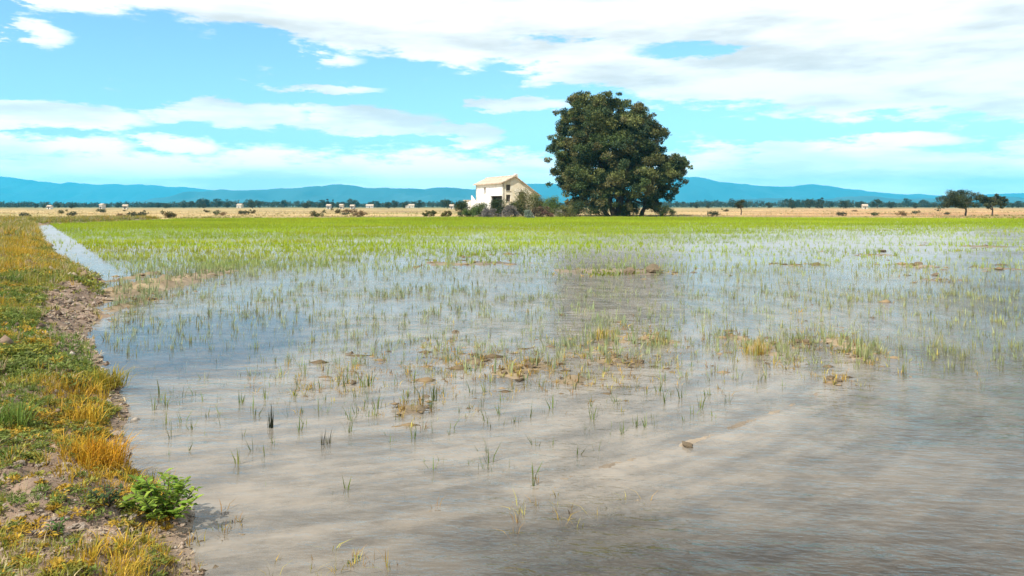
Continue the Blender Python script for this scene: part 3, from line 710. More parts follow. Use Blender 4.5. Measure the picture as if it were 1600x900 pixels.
# ------------------------------------------------------------------ the big tree
def big_tree():
    TY = 122.0; cx = wx(966, TY); z0 = h1(cx, TY)
    root = empty('umbrella_pine', (cx, TY, z0))
    tag(root, 'huge dense dark green pine towering beside the farmhouse', 'tree')
    ppm = FPX / TY
    # silhouette of the crown: photo row -> left and right column
    rows = np.array([143, 150, 160, 175, 200, 225, 245, 262, 280, 300, 316, 328, 335])
    lft = np.array([905, 884, 872, 863, 858, 858, 857, 858, 857, 866, 884, 905, 925])
    rgt = np.array([962, 985, 1014, 1022, 1034, 1042, 1060, 1075, 1070, 1054, 1046, 1042, 1020])
    g = np.random.default_rng(33)
    cl = []
    def sect(py):
        l = (np.interp(py, rows, lft) - 966) / ppm; r = (np.interp(py, rows, rgt) - 966) / ppm
        return (l + r) / 2, (r - l) / 2
    # boughs: (column, row, depth in metres, radius in pixels); each carries its own tufts, with gaps between boughs
    bg = [(908, 170, 0, 27), (940, 163, -3, 24), (988, 176, -1, 25), (1008, 186, 3, 19), (884, 196, 2, 24), (928, 198, -6, 29), (972, 206, -7, 28), (1014, 214, -3, 25), (879, 236, -2, 23), (908, 236, -7, 27),
          (950, 246, -9, 30), (996, 247, -7, 27), (1028, 242, 0, 18), (1052, 260, -2, 22), (876, 273, -2, 20), (902, 279, -7, 25), (944, 287, -9, 28), (990, 287, -9, 27), (1030, 281, -6, 24), (1056, 277, 1, 18),
          (890, 304, -4, 20), (924, 311, -7, 21), (964, 315, -8, 19), (1004, 308, -6, 21), (1036, 303, -3, 18), (905, 320, -1, 16), (1020, 322, 0, 15), (980, 322, 3, 16), (940, 322, 3, 16),
          (882, 216, 1, 22), (880, 255, 1, 22), (886, 290, -1, 22), (895, 180, 3, 22), (962, 168, 2, 22), (1010, 232, 3, 22), (1035, 262, 2, 22), (925, 175, 4, 26), (960, 190, 5, 28), (900, 255, 5, 26)]
    for q in list(bg):
        if q[2] < -1 and q[1] < 300: bg.append((q[0] + g.uniform(-14, 14), q[1] + g.uniform(-8, 12), -q[2] * g.uniform(.7, 1.0), q[3] * .95))
    for q in range(22): bg.append((g.uniform(905, 1015), g.uniform(190, 295), g.uniform(-3.5, 3.5), g.uniform(20, 26)))
    for px, py, dy, rp in bg:
        px = px + 9 * float(np.clip((900 - px) / 20, 0, 1)); px = px - 5 * float(np.clip((px - 1035) / 15, 0, 1))
        c = Vector(((px - 966) / ppm, dy, (HY - py) / ppm + CAMZ - z0)); rb = rp / ppm
        n = int(9 + rb * 4.5)
        for _ in range(n):
            d = g.standard_normal(3); d[2] = d[2] * .8 + .35; d /= np.linalg.norm(d)
            r = rb * g.uniform(.18, .46)
            p = c + Vector(d) * (rb - r * .8) * g.uniform(.75, 1.16)
            if p.z < .5: continue
            cl.append((p.x, p.y, p.z, r))
    for px, py in [(1076, 262), (1070, 284), (857, 288), (856, 250), (860, 215), (868, 178), (1040, 208), (1024, 178), (968, 146), (918, 147), (1066, 248), (1056, 300)]: cl.append(((px - 966) / ppm, g.uniform(-2, 2), (HY - py) / ppm + CAMZ - z0, g.uniform(.45, .7)))
    cols = [(.052, .075, .022), (.040, .060, .022), (.072, .088, .026), (.080, .080, .028), (.032, .050, .024), (.125, .135, .042), (.11, .10, .04)]
    V, F, C = leaf_cloud(cl, 165, .40, cols, 44, .72, .55, .32, .30)
    C = C * np.array([1.12, 1.12, 1.0])
    link('crown', mesh_np('crown', V, F, C), M_LEAF, root)
    # several stems from one base, limbs reaching into the crown
    stems = [((-.6, 0, -.1), (-3.2, -.6, 9.5), .55), ((.2, .3, -.1), (.4, .8, 15.5), .75), ((.9, -.2, -.1), (4.4, -.8, 8.6), .50), ((-1.6, -.5, -.1), (-6.6, -1.4, 6.2), .34), ((3.6, -.4, -.1), (5.4, -.6, 6.4), .38), ((-.2, -.8, -.1), (.8, -4.6, 7.2), .36)]
    trunk_specs = [limb(a, b, r, r * .25, 9, .06) for a, b, r in stems]
    link('trunk', tubes_mesh('trunk', trunk_specs, 10), M_BARK, root)
    bl = []
    for (pts, rad) in trunk_specs:
        for i in range(3, len(pts)):
            near = sorted(cl, key=lambda q: (Vector(q[:3]) - pts[i]).length)
            for q in random.sample(near[8:60], 3): bl.append(limb(pts[i], Vector(q[:3]), rad[i] * .5, .04, 4, .08))
    link('limbs', tubes_mesh('limbs', bl, 6), M_BARK, root)
big_tree()

# ------------------------------------------------------------------ smaller trees
def small_tree(name, label, px, base_py, top_py, w_px, seed, trunk_frac=.4, cols=None, group=None, n=34, per=130, leaf=.22, lean=0, flat=.75, zoff=.15):
    Y = (CAMZ - zoff) * FPX / (base_py - HY); X = wx(px, Y); z0 = h1(X, Y)
    ht = (base_py - top_py) / FPX * Y; w = w_px / FPX * Y
    root = empty(name, (X, Y, z0)); tag(root, label, 'tree', group)
    g = np.random.default_rng(seed); cl = []
    cb = ht * trunk_frac; ch = ht - cb
    lobes = [(g.uniform(-.38, .38) * w, g.uniform(-.3, .3) * w, cb + ch * g.uniform(.18, .78), g.uniform(.14, .24) * w) for _ in range(max(5, n // 5))]
    for i in range(n):
        lx, ly, lz, lr = lobes[i % len(lobes)]; d = g.standard_normal(3); d /= np.linalg.norm(d); r = lr * g.uniform(.3, .55); q = lr * g.uniform(.3, 1.0)
        cl.append((lean + np.clip(lx + d[0] * q, -w * .5 + r, w * .5 - r), ly + d[1] * q, np.clip(lz + d[2] * q * .7, cb * .8, ht - r * .7), r))
    V, F, C = leaf_cloud(cl, per, leaf, cols or [(.05, .065, .025), (.07, .08, .03), (.04, .05, .022)], seed, flat, .5, .4)
    link('crown', mesh_np('crown', V, F, C), M_LEAF, root)
    tp = limb((0, 0, -.1), (lean * .6, 0, cb + ch * .35), ht * .04, ht * .015, 6, .05)
    sp = [tp] + [limb(tp[0][3 + i % 3], Vector(cl[i][:3]), ht * .018, ht * .005, 4, .08) for i in range(9)]
    link('trunk', tubes_mesh('trunk', sp, 7), M_BARK, root)
    return root
small_tree('orchard_tree', 'wider of the two dark spreading trees on the straw field at right', 1509, 337.5, 296, 74, 61, .27, n=70)
small_tree('orchard_tree', 'narrower dark tree at the far right, beside the wider one', 1550, 337.5, 301, 46, 62, .27, n=46, lean=.2)
small_tree('orchard_tree', 'lone small round tree on the straw field right of the big pine', 1158, 335.5, 309, 24, 63, .34, n=30)

# ------------------------------------------------------------------ farmhouse
def wall_mesh(name, outer, holes, O, ex, nrm, thick=.3):
    """planar wall from a 2D outline with openings, given jambs; (u, z) plane at O along ex, facing nrm"""
    bm = bmesh.new()
    def P(u, z, d=0): return Vector(O) + Vector(ex) * u + Vector((0, 0, z)) - Vector(nrm) * d
    edges = []
    for lp in [outer] + holes:
        vs = [bm.verts.new(P(u, z)) for u, z in lp]
        for i in range(len(vs)): edges.append(bm.edges.new((vs[i], vs[(i + 1) % len(vs)])))
    bmesh.ops.triangle_fill(bm, use_beauty=True, use_dissolve=False, edges=edges)
    for lp in [outer] + holes:
        for i in range(len(lp)):
            a, b = lp[i], lp[(i + 1) % len(lp)]
            bm.faces.new([bm.verts.new(P(*a)), bm.verts.new(P(*b)), bm.verts.new(P(*b, thick)), bm.verts.new(P(*a, thick))])
    bmesh.ops.remove_doubles(bm, verts=bm.verts, dist=1e-4)
    bmesh.ops.recalc_face_normals(bm, faces=bm.faces)
    me = bpy.data.meshes.new(name); bm.to_mesh(me); bm.free()
    return me
def box_mesh(name, O, ex, ey, sz, bevel=0):
    """box from corner O spanning vectors ex, ey and height sz"""
    O, ex, ey = Vector(O), Vector(ex), Vector(ey); up = Vector((0, 0, sz)) if not isinstance(sz, Vector) else sz
    V = [O, O + ex, O + ex + ey, O + ey]; V = V + [v + up for v in V]
    me = bpy.data.meshes.new(name); me.from_pydata(V, [], [(3, 2, 1, 0), (4, 5, 6, 7), (0, 1, 5, 4), (1, 2, 6, 5), (2, 3, 7, 6), (3, 0, 4, 7)])
    bm = bmesh.new(); bm.from_mesh(me); bmesh.ops.recalc_face_normals(bm, faces=bm.faces)
    if bevel: bmesh.ops.bevel(bm, geom=bm.edges[:], offset=bevel, segments=1, affect='EDGES')
    bm.to_mesh(me); bm.free()
    return me
def farmhouse():
    HYd = 126.0; a = R(24)
    cxx = wx(786, HYd); z0 = h1(cxx, HYd)
    root = empty('farmhouse', (cxx, HYd, z0)); tag(root, 'weathered white and cream two storey farmhouse with tan tiled roof', 'house')
    eg = Vector((math.cos(a), math.sin(a), 0)); el = Vector((-math.sin(a), math.cos(a), 0))
    ng, nl = -el, -eg                     # outward normals of the gable end and of the long side
    Wg, Ll = 6.4, 12.2
    zc = wz(285, HYd) - z0; zr = wz(276.5, 128) - z0; ze = wz(305, 130) - z0; ur = 2.1
    gable = [(0, 0), (Wg, 0), (Wg, ze), (ur, zr), (0, zc)]
    win = lambda u0, u1, y0, y1: [(u0, y0), (u1, y0), (u1, y1), (u0, y1)]
    wg = [win(.55, 1.35, zc - 1.35, zc - .35), win(.55, 1.35, 2.3, 3.4), win(2.9, 3.8, 2.0, 3.9)]
    w = link('gable_wall', wall_mesh('gable_wall', gable, wg, (0, 0, 0), eg, ng), M_CREAM, root)
    door = win(.4, 5.4, 0.02, 3.25); lw = [door, win(7.6, 8.5, 3.9, 4.8)]
    w2 = link('side_wall', wall_mesh('side_wall', [(0, 0), (Ll, 0), (Ll, zc), (0, zc)], lw, (0, 0, 0), el, nl), M_PLASTER, root)
    link('side_wall', wall_mesh('side_wall', [(0, 0), (Ll, 0), (Ll, ze), (0, ze)], [], eg * Wg, el, eg), M_CREAM, root)
    link('gable_wall', wall_mesh('gable_wall', gable, [], el * Ll, eg, el), M_CREAM, root)
    for h in wg:
        o = link('window', box_mesh('window', eg * (h[0][0] + .002) + Vector((0, 0, h[0][1] + .002)) - ng * .22, eg * (h[1][0] - h[0][0] - .004), -ng * .05, h[2][1] - h[0][1] - .004), M_DARK_PANEL, root)
        link('sill', box_mesh('sill', eg * (h[0][0] - .08) + Vector((0, 0, h[0][1] - .09)) + ng * .08, eg * (h[1][0] - h[0][0] + .16), -ng * .2, .07), M_STONE, o)
    h = lw[1]
    o = link('window', box_mesh('window', el * (h[0][0] + .002) + Vector((0, 0, h[0][1] + .002)) - nl * .22, el * (h[1][0] - h[0][0] - .004), -nl * .05, h[2][1] - h[0][1] - .004), M_DARK_PANEL, root)
    link('sill', box_mesh('sill', el * (h[0][0] - .08) + Vector((0, 0, h[0][1] - .09)) + nl * .08, el * (h[1][0] - h[0][0] + .16), -nl * .2, .07), M_STONE, o)
    link('doorway', box_mesh('doorway', el * .402 + Vector((0, 0, .022)) - nl * .9, el * 4.99, -nl * .06, 3.22), M_INNER_SHADE, root)  # dark panel for the unlit inside, its shade put into the colour
    # roof slabs with an overhang
    ov = .35
    def slab(u0, zz0, u1, zz1, name):
        d = Vector((0, 0, .16)); A = eg * u0 + Vector((0, 0, zz0)) - el * ov; B = eg * u1 + Vector((0, 0, zz1)) - el * ov
        L = el * (Ll + 2 * ov)
        V = [A, B, B + L, A + L]; V = V + [v + d for v in V]
        me = bpy.data.meshes.new(name); me.from_pydata(V, [], [(3, 2, 1, 0), (4, 5, 6, 7), (0, 1, 5, 4), (1, 2, 6, 5), (2, 3, 7, 6), (3, 0, 4, 7)])
        bm = bmesh.new(); bm.from_mesh(me); bmesh.ops.recalc_face_normals(bm, faces=bm.faces); bm.to_mesh(me); bm.free()
        return me
    k1 = (zr - zc) / ur; k2 = (zr - ze) / (Wg - ur)
    r1 = link('roof', slab(-.45, zc - .45 * k1 + .01, ur, zr + .01, 'roof'), M_ROOF, root)
    link('roof', slab(ur + .002, zr + .01, Wg + .3, ze - .3 * k2 + .01, 'roof'), M_ROOF, root)
    rv, rf = tube([eg * ur + Vector((0, 0, zr + .13)) - el * (ov + .03), eg * ur + Vector((0, 0, zr + .13)) + el * (Ll + ov + .03)], [.16, .16], 8)
    me = bpy.data.meshes.new('ridge_cap'); me.from_pydata(rv, [], rf); link('ridge_cap', me, M_ROOF, r1)
    ch = link('chimney', box_mesh('chimney', eg * (ur + .5) + el * .9 + Vector((0, 0, zr - 1.0)), eg * .55, el * .55, 1.55, .02), M_PLASTER, r1)
    # outside stair along the white side, with a solid parapet
    for i in range(10):
        link('stair_step', box_mesh('stair_step', el * (6.75 + i * .42) + nl * 1.1, el * .418, -nl * 1.095, .2 + .23 * i), M_PLASTER, root)
    O = el * 6.7 + nl * 1.3
    V = [O, O + el * 4.5, O + el * 4.5 + Vector((0, 0, 3.4)), O + Vector((0, 0, .9))]; V = V + [v - nl * .19 for v in V]
    me = bpy.data.meshes.new('stair_parapet'); me.from_pydata(V, [], [(3, 2, 1, 0), (4, 5, 6, 7), (0, 1, 5, 4), (1, 2, 6, 5), (2, 3, 7, 6), (3, 0, 4, 7)])
    bm = bmesh.new(); bm.from_mesh(me); bmesh.ops.recalc_face_normals(bm, faces=bm.faces); bm.to_mesh(me); bm.free()
    link('stair_parapet', me, M_PLASTER, root)
    # low lean-to behind the far end
    A0 = el * (Ll + .02) - eg * 1.3
    an = link('lean_to', box_mesh('lean_to', A0, eg * 3.5, el * 2.4, 2.5), M_PLASTER, root)
    link('lean_to_roof', box_mesh('lean_to_roof', A0 - eg * .2 + Vector((0, 0, 2.503)), eg * 3.9, el * 2.7, Vector((0, 0, .14))), M_ROOF, an)
farmhouse()

# ------------------------------------------------------------------ shrubs round the house
def shrub(px, base_py, top_py, w_px, cols, label, seed, name='shrub', leaf=.16, n=16, per=110, Y=None, group=None):
    if Y is None: Y = (CAMZ - .15) * FPX / (base_py - HY)
    X = wx(px, Y); z0 = h1(X, Y); ht = max(.3, wz(top_py, Y) - z0); w = w_px / FPX * Y
    w *= 1.55; ht *= 1.3; n = int(n * 2.0)
    root = empty(name, (X, Y, z0)); tag(root, label, 'shrub', group)
    g = np.random.default_rng(seed); cl = []
    for _ in range(n):
        q = g.random(); a = g.uniform(0, 6.28); r = min(w, ht) * g.uniform(.16, .27); rr = math.sqrt(g.random()) * (1 - .45 * q)
        cl.append(((w / 2 - r) * rr * math.cos(a), (w / 2 - r) * rr * math.sin(a) * .8, r * .6 + q * max(ht - r * 1.5, .1), r))
    V, F, C = leaf_cloud(cl, per, leaf, cols, seed, .85, .5, .45)
    link('foliage', mesh_np('foliage', V, F, C), M_BUSH, root)
    link('stem', tubes_mesh('stem', [limb((random.uniform(-.1, .1), 0, -.05), Vector(c[:3]), .04, .012, 4, .08) for c in cl[:8]], 5), M_BARK, root)
DG = [(.035, .055, .018), (.05, .07, .02), (.065, .085, .025)]; OL = [(.14, .14, .04), (.10, .11, .035), (.18, .16, .06)]; LG = [(.12, .17, .04), (.10, .15, .04)]
RD = [(.13, .065, .045), (.10, .075, .04), (.12, .10, .05)]; GY = [(.20, .18, .16), (.16, .14, .13), (.24, .21, .17)]
shrub(722, 338.6, 318, 26, DG, 'dark green conical shrub at the left end of the farmhouse garden', 401)
shrub(738, 338.8, 326, 30, LG, 'low light green bush before the white wall, next to the conical shrub', 402)
shrub(752, 338.2, 318, 34, [(.10, .13, .05), (.13, .15, .06)], 'pale olive rounded bush under the farmhouse stair', 403)
shrub(779, 338.4, 315, 36, DG, 'dark green rounded bush before the farmhouse doorway', 404, n=22)
shrub(765, 339.0, 328, 26, GY, 'low grey twiggy shrub below the farmhouse doorway', 405)
shrub(797, 339.0, 324, 26, GY, 'grey mauve dry shrub below the farmhouse windows', 406)
shrub(817, 338.0, 302, 30, OL, 'tall yellowish bush covering the right part of the gable', 407, n=26)
shrub(838, 337.6, 308, 34, LG + OL, 'broad green bush at the right end of the farmhouse', 408, n=24)
shrub(845, 339.2, 325, 34, RD, 'low reddish brown bush right of the farmhouse', 409)
shrub(862, 338.2, 312, 30, LG, 'green bush between the farmhouse and the pine', 410, n=20)
shrub(826, 340.2, 331, 14, [(.22, .26, .20), (.16, .22, .15)], 'small pale grey green plant at the edge of the rice before the gable', 411, n=9)
shrub(884, 338.8, 324, 26, OL, 'yellow olive bush under the left side of the pine', 412)
shrub(906, 338.4, 318, 30, DG, 'dark bush against the pine trunks on their left', 413)
shrub(1036, 338.4, 322, 34, DG, 'dark low bush against the pine trunks on their right', 414)
shrub(938, 338.2, 319, 36, DG, 'dark bush before the middle pine trunks', 417, n=18)
shrub(985, 338.0, 320, 34, DG, 'dark bush between the middle and right pine trunks', 418, n=18)
shrub(806, 338.4, 318, 26, DG + OL, 'green bush directly below the gable windows', 419, n=18)
shrub(672, 338.0, 330, 22, OL, 'low olive bush on the field edge left of the farmhouse', 415, n=10)
shrub(700, 338.4, 330, 18, [(.18, .13, .05)] + OL, 'brownish small bush beside the conical shrub', 416, n=10)
def garden_wall():
    Y = 123.0; x0, x1 = wx(866, Y), wx(896, Y); z0 = h1((x0 + x1) / 2, Y)
    root = empty('garden_wall', (x0, Y, z0)); tag(root, 'low grey stone wall beneath the left edge of the pine', 'wall')
    g = random.Random(9); L = x1 - x0; n = 0
    base = [box_mesh('stone', (-.01, 0, 0), (.42 + .06 * q, 0, 0), (0, .35, 0), .26 + .02 * (q % 3), .03) for q in range(4)]
    for row in range(4):
        x = .2 * (row % 2)
        while x < L:
            q = g.randrange(4); o = link('stone', base[q], M_STONE, root, (x, g.uniform(-.03, .03), row * .27 - .05)); x += .44 + .06 * q
garden_wall()

# ------------------------------------------------------------------ far trees, hedges and houses
def far_country():
    g = random.Random(51); protos = []
    for i in range(6):
        gg = np.random.default_rng(600 + i); tall = i in (4,)
        cl = []
        for _ in range(15):
            a = gg.uniform(0, 6.28); rr = math.sqrt(gg.random()); zt = gg.random()
            wv = (.9 if tall else 2.6) * (1 - .5 * abs(zt - .4))
            cl.append((wv * rr * math.cos(a), wv * rr * math.sin(a), (.6 if tall else 1.1) + zt * (8.0 if tall else 4.2), gg.uniform(.5, .8) if tall else gg.uniform(.8, 1.5)))
        cm = mesh_np('crown', *leaf_cloud(cl, 60, .55, [(.035, .05, .022), (.05, .062, .025), (.03, .042, .02)], 700 + i, .85, .4, .6))
        cm.materials.append(M_LEAF)
        tm = tubes_mesh('trunk', [limb((0, 0, -.2), (0, 0, 3.2), .22, .1, 4, .04)], 6); tm.materials.append(M_BARK)
        protos.append((cm, tm))
    def tree(px, Y, ht, kind, label, group):
        X = wx(px, Y); root = empty('field_tree', (X, Y, h1(X, Y)), g.uniform(0, 6.28)); tag(root, label, 'tree', group)
        s = ht / (9.0 if kind == 4 else 6.2); root.scale = (s * g.uniform(.9, 1.4), s * g.uniform(.9, 1.3), s)
        link('crown', protos[kind][0], None, root); link('trunk', protos[kind][1], None, root)
    lab = 'small dark tree in the long tree line under the mountains'
    for i in range(150):
        px = g.uniform(-30, 1640)
        if 858 < px < 1050: continue
        Y = g.uniform(430, 900); pxh = g.choice([6, 7, 8, 9, 10, 12, 14]) if px > 300 else g.choice([5, 6, 7, 8])
        tree(px, Y, pxh / FPX * Y + .6, g.choice([0, 1, 2, 3, 5]), lab + (' left of the farmhouse' if px < 800 else ' right of the pine'), 'trees of the far tree line' + (' left of the farmhouse' if px < 800 else ' right of the pine'))
    tree(1285, 520, 17 / FPX * 520, 4, 'narrow pointed tree rising above the tree line at right', None)
    tree(512, 480, 15 / FPX * 480, 4, 'dark pointed tree of the clump left of the farmhouse', None)
    tree(520, 500, 14 / FPX * 500, 4, 'second pointed tree of the clump left of the farmhouse', None)
    tree(480, 470, 12 / FPX * 470, 1, 'broad dark tree at the left of the pointed clump', None)
    tree(607, 470, 11 / FPX * 470, 2, 'rounded dark tree right of the pointed clump', None)
    tree(300, 560, 12 / FPX * 560, 3, 'dark tree standing out on the left part of the horizon', None)
    tree(1327, 600, 14 / FPX * 600, 5, 'bluish tree standing above the tree line right of centre', None)
    # continuous dark hedge behind them
    gg = np.random.default_rng(88); n = 3600
    px = gg.uniform(-80, 1700, n); Y = gg.uniform(820, 1150, n); X = (px - 800) / FPX * Y
    dens = fbm(px / 60, px * 0, 95) + .25
    kp = gg.random(n) < np.clip(.7 + 1.2 * dens, .3, 1)
    X, Y = X[kp], Y[kp]; Z = height(X, Y); r = gg.uniform(1.8, 3.6, len(X))
    V, F, C = leaf_cloud(np.stack([X, Y, Z + r * .7 + gg.random(len(X)) * 3.6 * np.clip(.6 + 1.6 * fbm(X / 45, X * 0, 96), .1, 1.6), r], -1), 34, 1.3, [(.035, .048, .024), (.05, .06, .028), (.03, .04, .022)], 89, .9, .3, .7)
    o = link('distant_wood', mesh_np('distant_wood', V, F, C), M_LEAF); tag(o, 'dark band of distant woodland along the horizon', 'woodland', kind='stuff')
    # scattered white farm buildings
    def far_house(px, Y, w, d, hgt, label, rot):
        w *= g.uniform(.45, .7); hgt *= g.uniform(.45, .7); d *= .8
        X = wx(px, Y); root = empty('far_house', (X, Y, h1(X, Y)), rot); tag(root, label, 'house', 'far white farm buildings')
        V = [(-w / 2, -d / 2, -.1), (w / 2, -d / 2, -.1), (w / 2, d / 2, -.1), (-w / 2, d / 2, -.1), (-w / 2, -d / 2, hgt), (w / 2, -d / 2, hgt), (w / 2, d / 2, hgt), (-w / 2, d / 2, hgt), (-w / 2, 0, hgt + d * .22), (w / 2, 0, hgt + d * .22)]
        me = bpy.data.meshes.new('wall'); me.from_pydata(V, [], [(0, 1, 5, 4), (2, 3, 7, 6), (1, 2, 6, 9, 5), (3, 0, 4, 8, 7)]); link('wall', me, g.choice(M_FAR), root)
        e = .25; q = d * .22 / (d / 2)
        V = [(-w / 2 - e, -d / 2 - e, hgt - e * q + .02), (w / 2 + e, -d / 2 - e, hgt - e * q + .02), (w / 2 + e, 0, hgt + d * .22 + .02), (-w / 2 - e, 0, hgt + d * .22 + .02), (w / 2 + e, d / 2 + e, hgt - e * q + .02), (-w / 2 - e, d / 2 + e, hgt - e * q + .02)]
        V = V + [(x, y, z + .15) for x, y, z in V]
        me = bpy.data.meshes.new('roof'); me.from_pydata(V, [], [(0, 3, 2, 1), (3, 5, 4, 2), (6, 7, 8, 9), (9, 8, 10, 11), (0, 1, 7, 6), (4, 5, 11, 10), (1, 2, 8, 7), (2, 4, 10, 8), (3, 0, 6, 9), (5, 3, 9, 11)]); link('roof', me, M_ROOF, root)
        link('door', box_mesh('door', (-.35, -d / 2 - .04, 0), (.7, 0, 0), (0, .03, 0), 1.3), M_DARK_PANEL, root)
        for sx in (-.32, .32): link('window', box_mesh('window', (sx * w - .3, -d / 2 - .04, .7), (.6, 0, 0), (0, .03, 0), .5), M_DARK_PANEL, root)
    for px, Y, w, d, hh, lb in [(78, 400, 3.2, 3, 3.0, 'tiny white hut on the straw plain near the left edge'), (160, 430, 3.2, 3.5, 3.4, 'tiny white house in the tree line at left'), (196, 395, 3.2, 3, 2.6, 'tiny cream hut just below the tree line at left'),
                                (514, 420, 3.6, 3.5, 3.4, 'white house under the pointed trees'), (534, 425, 3.2, 3.2, 3.0, 'white house just right of the pointed trees'), (551, 420, 3.4, 3.2, 3.4, 'white house at the right end of the row by the pointed trees'),
                                (578, 640, 13, 6, 3.6, 'long low white shed left of the farmhouse'), (640, 660, 12, 6, 3.6, 'long low white shed nearest the farmhouse'), (706, 430, 4.0, 3.5, 3.0, 'small white house just left of the farmhouse'),
                                (1351, 420, 4.6, 4, 2.6, 'small white house on the plain at right'), (375, 620, 6, 5, 3.6, 'small white house in the tree line left of centre')]:
        far_house(px, Y, w, d, hh, lb, g.uniform(-.3, .3))
far_country()
def field_bushes():
    """small separate bushes dotted over the straw strip"""
    g = random.Random(77); protos = []
    for i in range(4):
        gg = np.random.default_rng(900 + i)
        cl = [(gg.uniform(-.5, .5), gg.uniform(-.4, .4), gg.uniform(.15, .6), gg.uniform(.2, .34)) for _ in range(7)]
        m = mesh_np('foliage', *leaf_cloud(cl, 50, .16, [[(.10, .10, .035), (.13, .10, .04)], [(.07, .09, .03)], [(.20, .13, .06)], [(.05, .06, .03)]][i], 910 + i, .8)); m.materials.append(M_BUSH)
        t = tubes_mesh('stem', [limb((0, 0, -.05), Vector(c[:3]), .03, .01, 3, .05) for c in cl[:4]], 5); t.materials.append(M_BARK)
        protos.append((m, t))
    for i in range(34):
        px = g.choice([g.uniform(0, 660), g.uniform(0, 660), g.uniform(1060, 1600)]); py = g.uniform(330, 341 if 200 < px < 1500 else 343)
        Y = (CAMZ - .15) * FPX / (py - HY); X = wx(px, Y)
        if far_t(np.array([X]), np.array([Y]))[0] < 1.5: continue
        o = empty('field_bush', (X, Y, h1(X, Y)), g.uniform(0, 6)); s = g.uniform(.7, 1.5); o.scale = (s * g.uniform(1, 2), s * 1.2, s)
        k = g.randrange(4); link('foliage', protos[k][0], None, o); link('stem', protos[k][1], None, o)
        wh = 'left of the farmhouse' if px < 700 else 'right of the pine'; tag(o, 'small low bush on the straw strip behind the rice ' + wh, 'bush', 'bushes on the straw strip ' + wh)
field_bushes()

# ------------------------------------------------------------------ things on the levee and in the water
def clod_mesh(seed, name='soil_clod', sub=2):
    bm = bmesh.new(); bmesh.ops.create_icosphere(bm, subdivisions=sub, radius=1)
    g = np.random.default_rng(seed); off = g.uniform(0, 50, 3)
    for v in bm.verts:
        d = v.co.normalized()
        n = float(fbm(np.array([d.x * 1.6 + off[0] + d.z]), np.array([d.y * 1.6 + off[1] - d.z * .7]), 120 + seed, 3)[0])
        v.co = d * (1 + .75 * n); v.co.z *= .65
        v.co = Vector((round(v.co.x * 5) / 5 * .35 + v.co.x * .65, v.co.y, v.co.z))
    me = bpy.data.meshes.new(name); bm.to_mesh(me); bm.free()
    return me
clods = [clod_mesh(i) for i in range(8)]
mudclods = [clod_mesh(20 + i, 'mud_clod') for i in range(8)]
for m in clods: m.materials.append(M_EARTH)
for m in mudclods: m.materials.append(M_CLOD)
def place_clod(me, px, py, wpx, label, group=None, name='soil_clod', seat=.35):
    z = 0.0
    for _ in range(6): X, Y = gp(px, py, z); z = h1(X, Y)
    s = wpx / 2 / FPX * Y
    o = link(name, me, None, None, (X, Y, max(z, -.03 if name == 'mud_clod' else z) + s * .65 * seat))
    o.rotation_euler = (random.uniform(-.3, .3), random.uniform(-.3, .3), random.uniform(0, 6.28)); o.scale = (s, s * random.uniform(.7, 1.1), s * random.uniform(.7, 1.1))
    return tag(o, label, 'clod', group)
place_clod(mudclods[0], 1075, 697, 20, 'single dark mud clod at the end of the pale submerged track', None, 'mud_clod')
place_clod(mudclods[1], 668, 630, 20, 'dark mud clod on the golden shoal left of centre', None, 'mud_clod')
place_clod(mudclods[2], 331, 827, 9, 'black pebble sized clod in the water right of the leafy weed', None, 'mud_clod')
g_ = random.Random(31)
for px, py, w in [(545, 566, 18), (468, 606, 14), (625, 584, 11), (645, 562, 8), (712, 528, 16), (735, 562, 12), (752, 570, 14), (788, 582, 12), (828, 572, 14), (918, 556, 14), (922, 576, 15), (895, 566, 8), (1000, 576, 14), (970, 566, 18), (1022, 533, 9),
                  (1200, 535, 14), (1246, 534, 12), (1258, 534, 10), (1252, 549, 7), (1335, 558, 10), (1320, 530, 12), (1296, 592, 12), (1312, 596, 9), (606, 600, 8), (632, 602, 8), (660, 600, 9), (520, 590, 10), (552, 600, 12), (1240, 582, 10), (580, 612, 9),
                  (288, 645, 8), (1157, 584, 8), (1240, 470, 10), (1268, 484, 9), (1020, 425, 26), (985, 425, 20), (742, 401, 10), (1460, 436, 14), (1436, 416, 14), (1378, 397, 14), (340, 895, 22), (362, 897, 14)]:
    wh = ('on the long mud bars in the far water' if py < 450 else 'at the very bottom edge beside the levee' if py > 850 else 'in the water left of the central golden shoals' if px < 690 else 'among the central golden shoals' if px < 1080 else 'by the shoals at the right end of the pale track')
    place_clod(mudclods[g_.randrange(8)], px, py, w, 'small brown mud clod ' + wh, 'mud clods ' + wh, 'mud_clod')
for i in range(95):
    zone = g_.choice([(10, 300, 795, 850), (10, 300, 795, 850), (10, 300, 800, 840), (60, 165, 440, 540), (10, 120, 555, 600), (60, 165, 460, 530), (0, 150, 720, 750), (170, 210, 560, 720)])
    px, py = g_.uniform(zone[0], zone[1]), g_.uniform(zone[2], zone[3])
    zw = 'on the bare patch beside the leafy weed' if zone[2] > 780 else 'on the bare slope at the upper water edge' if zone[2] < 500 else 'in the grass below the bare slope' if zone[2] < 560 and zone[0] < 100 else 'under the golden grass at the water edge' if zone[0] > 150 else 'in the grass above the bottom bare patch'
    place_clod(clods[g_.randrange(8)], px, py, g_.choice([6, 8, 9, 11, 14, 17]) * (1 if py > 600 else .7), 'pale brown dry earth clod ' + zw, 'earth clods ' + zw, 'soil_clod', .45)

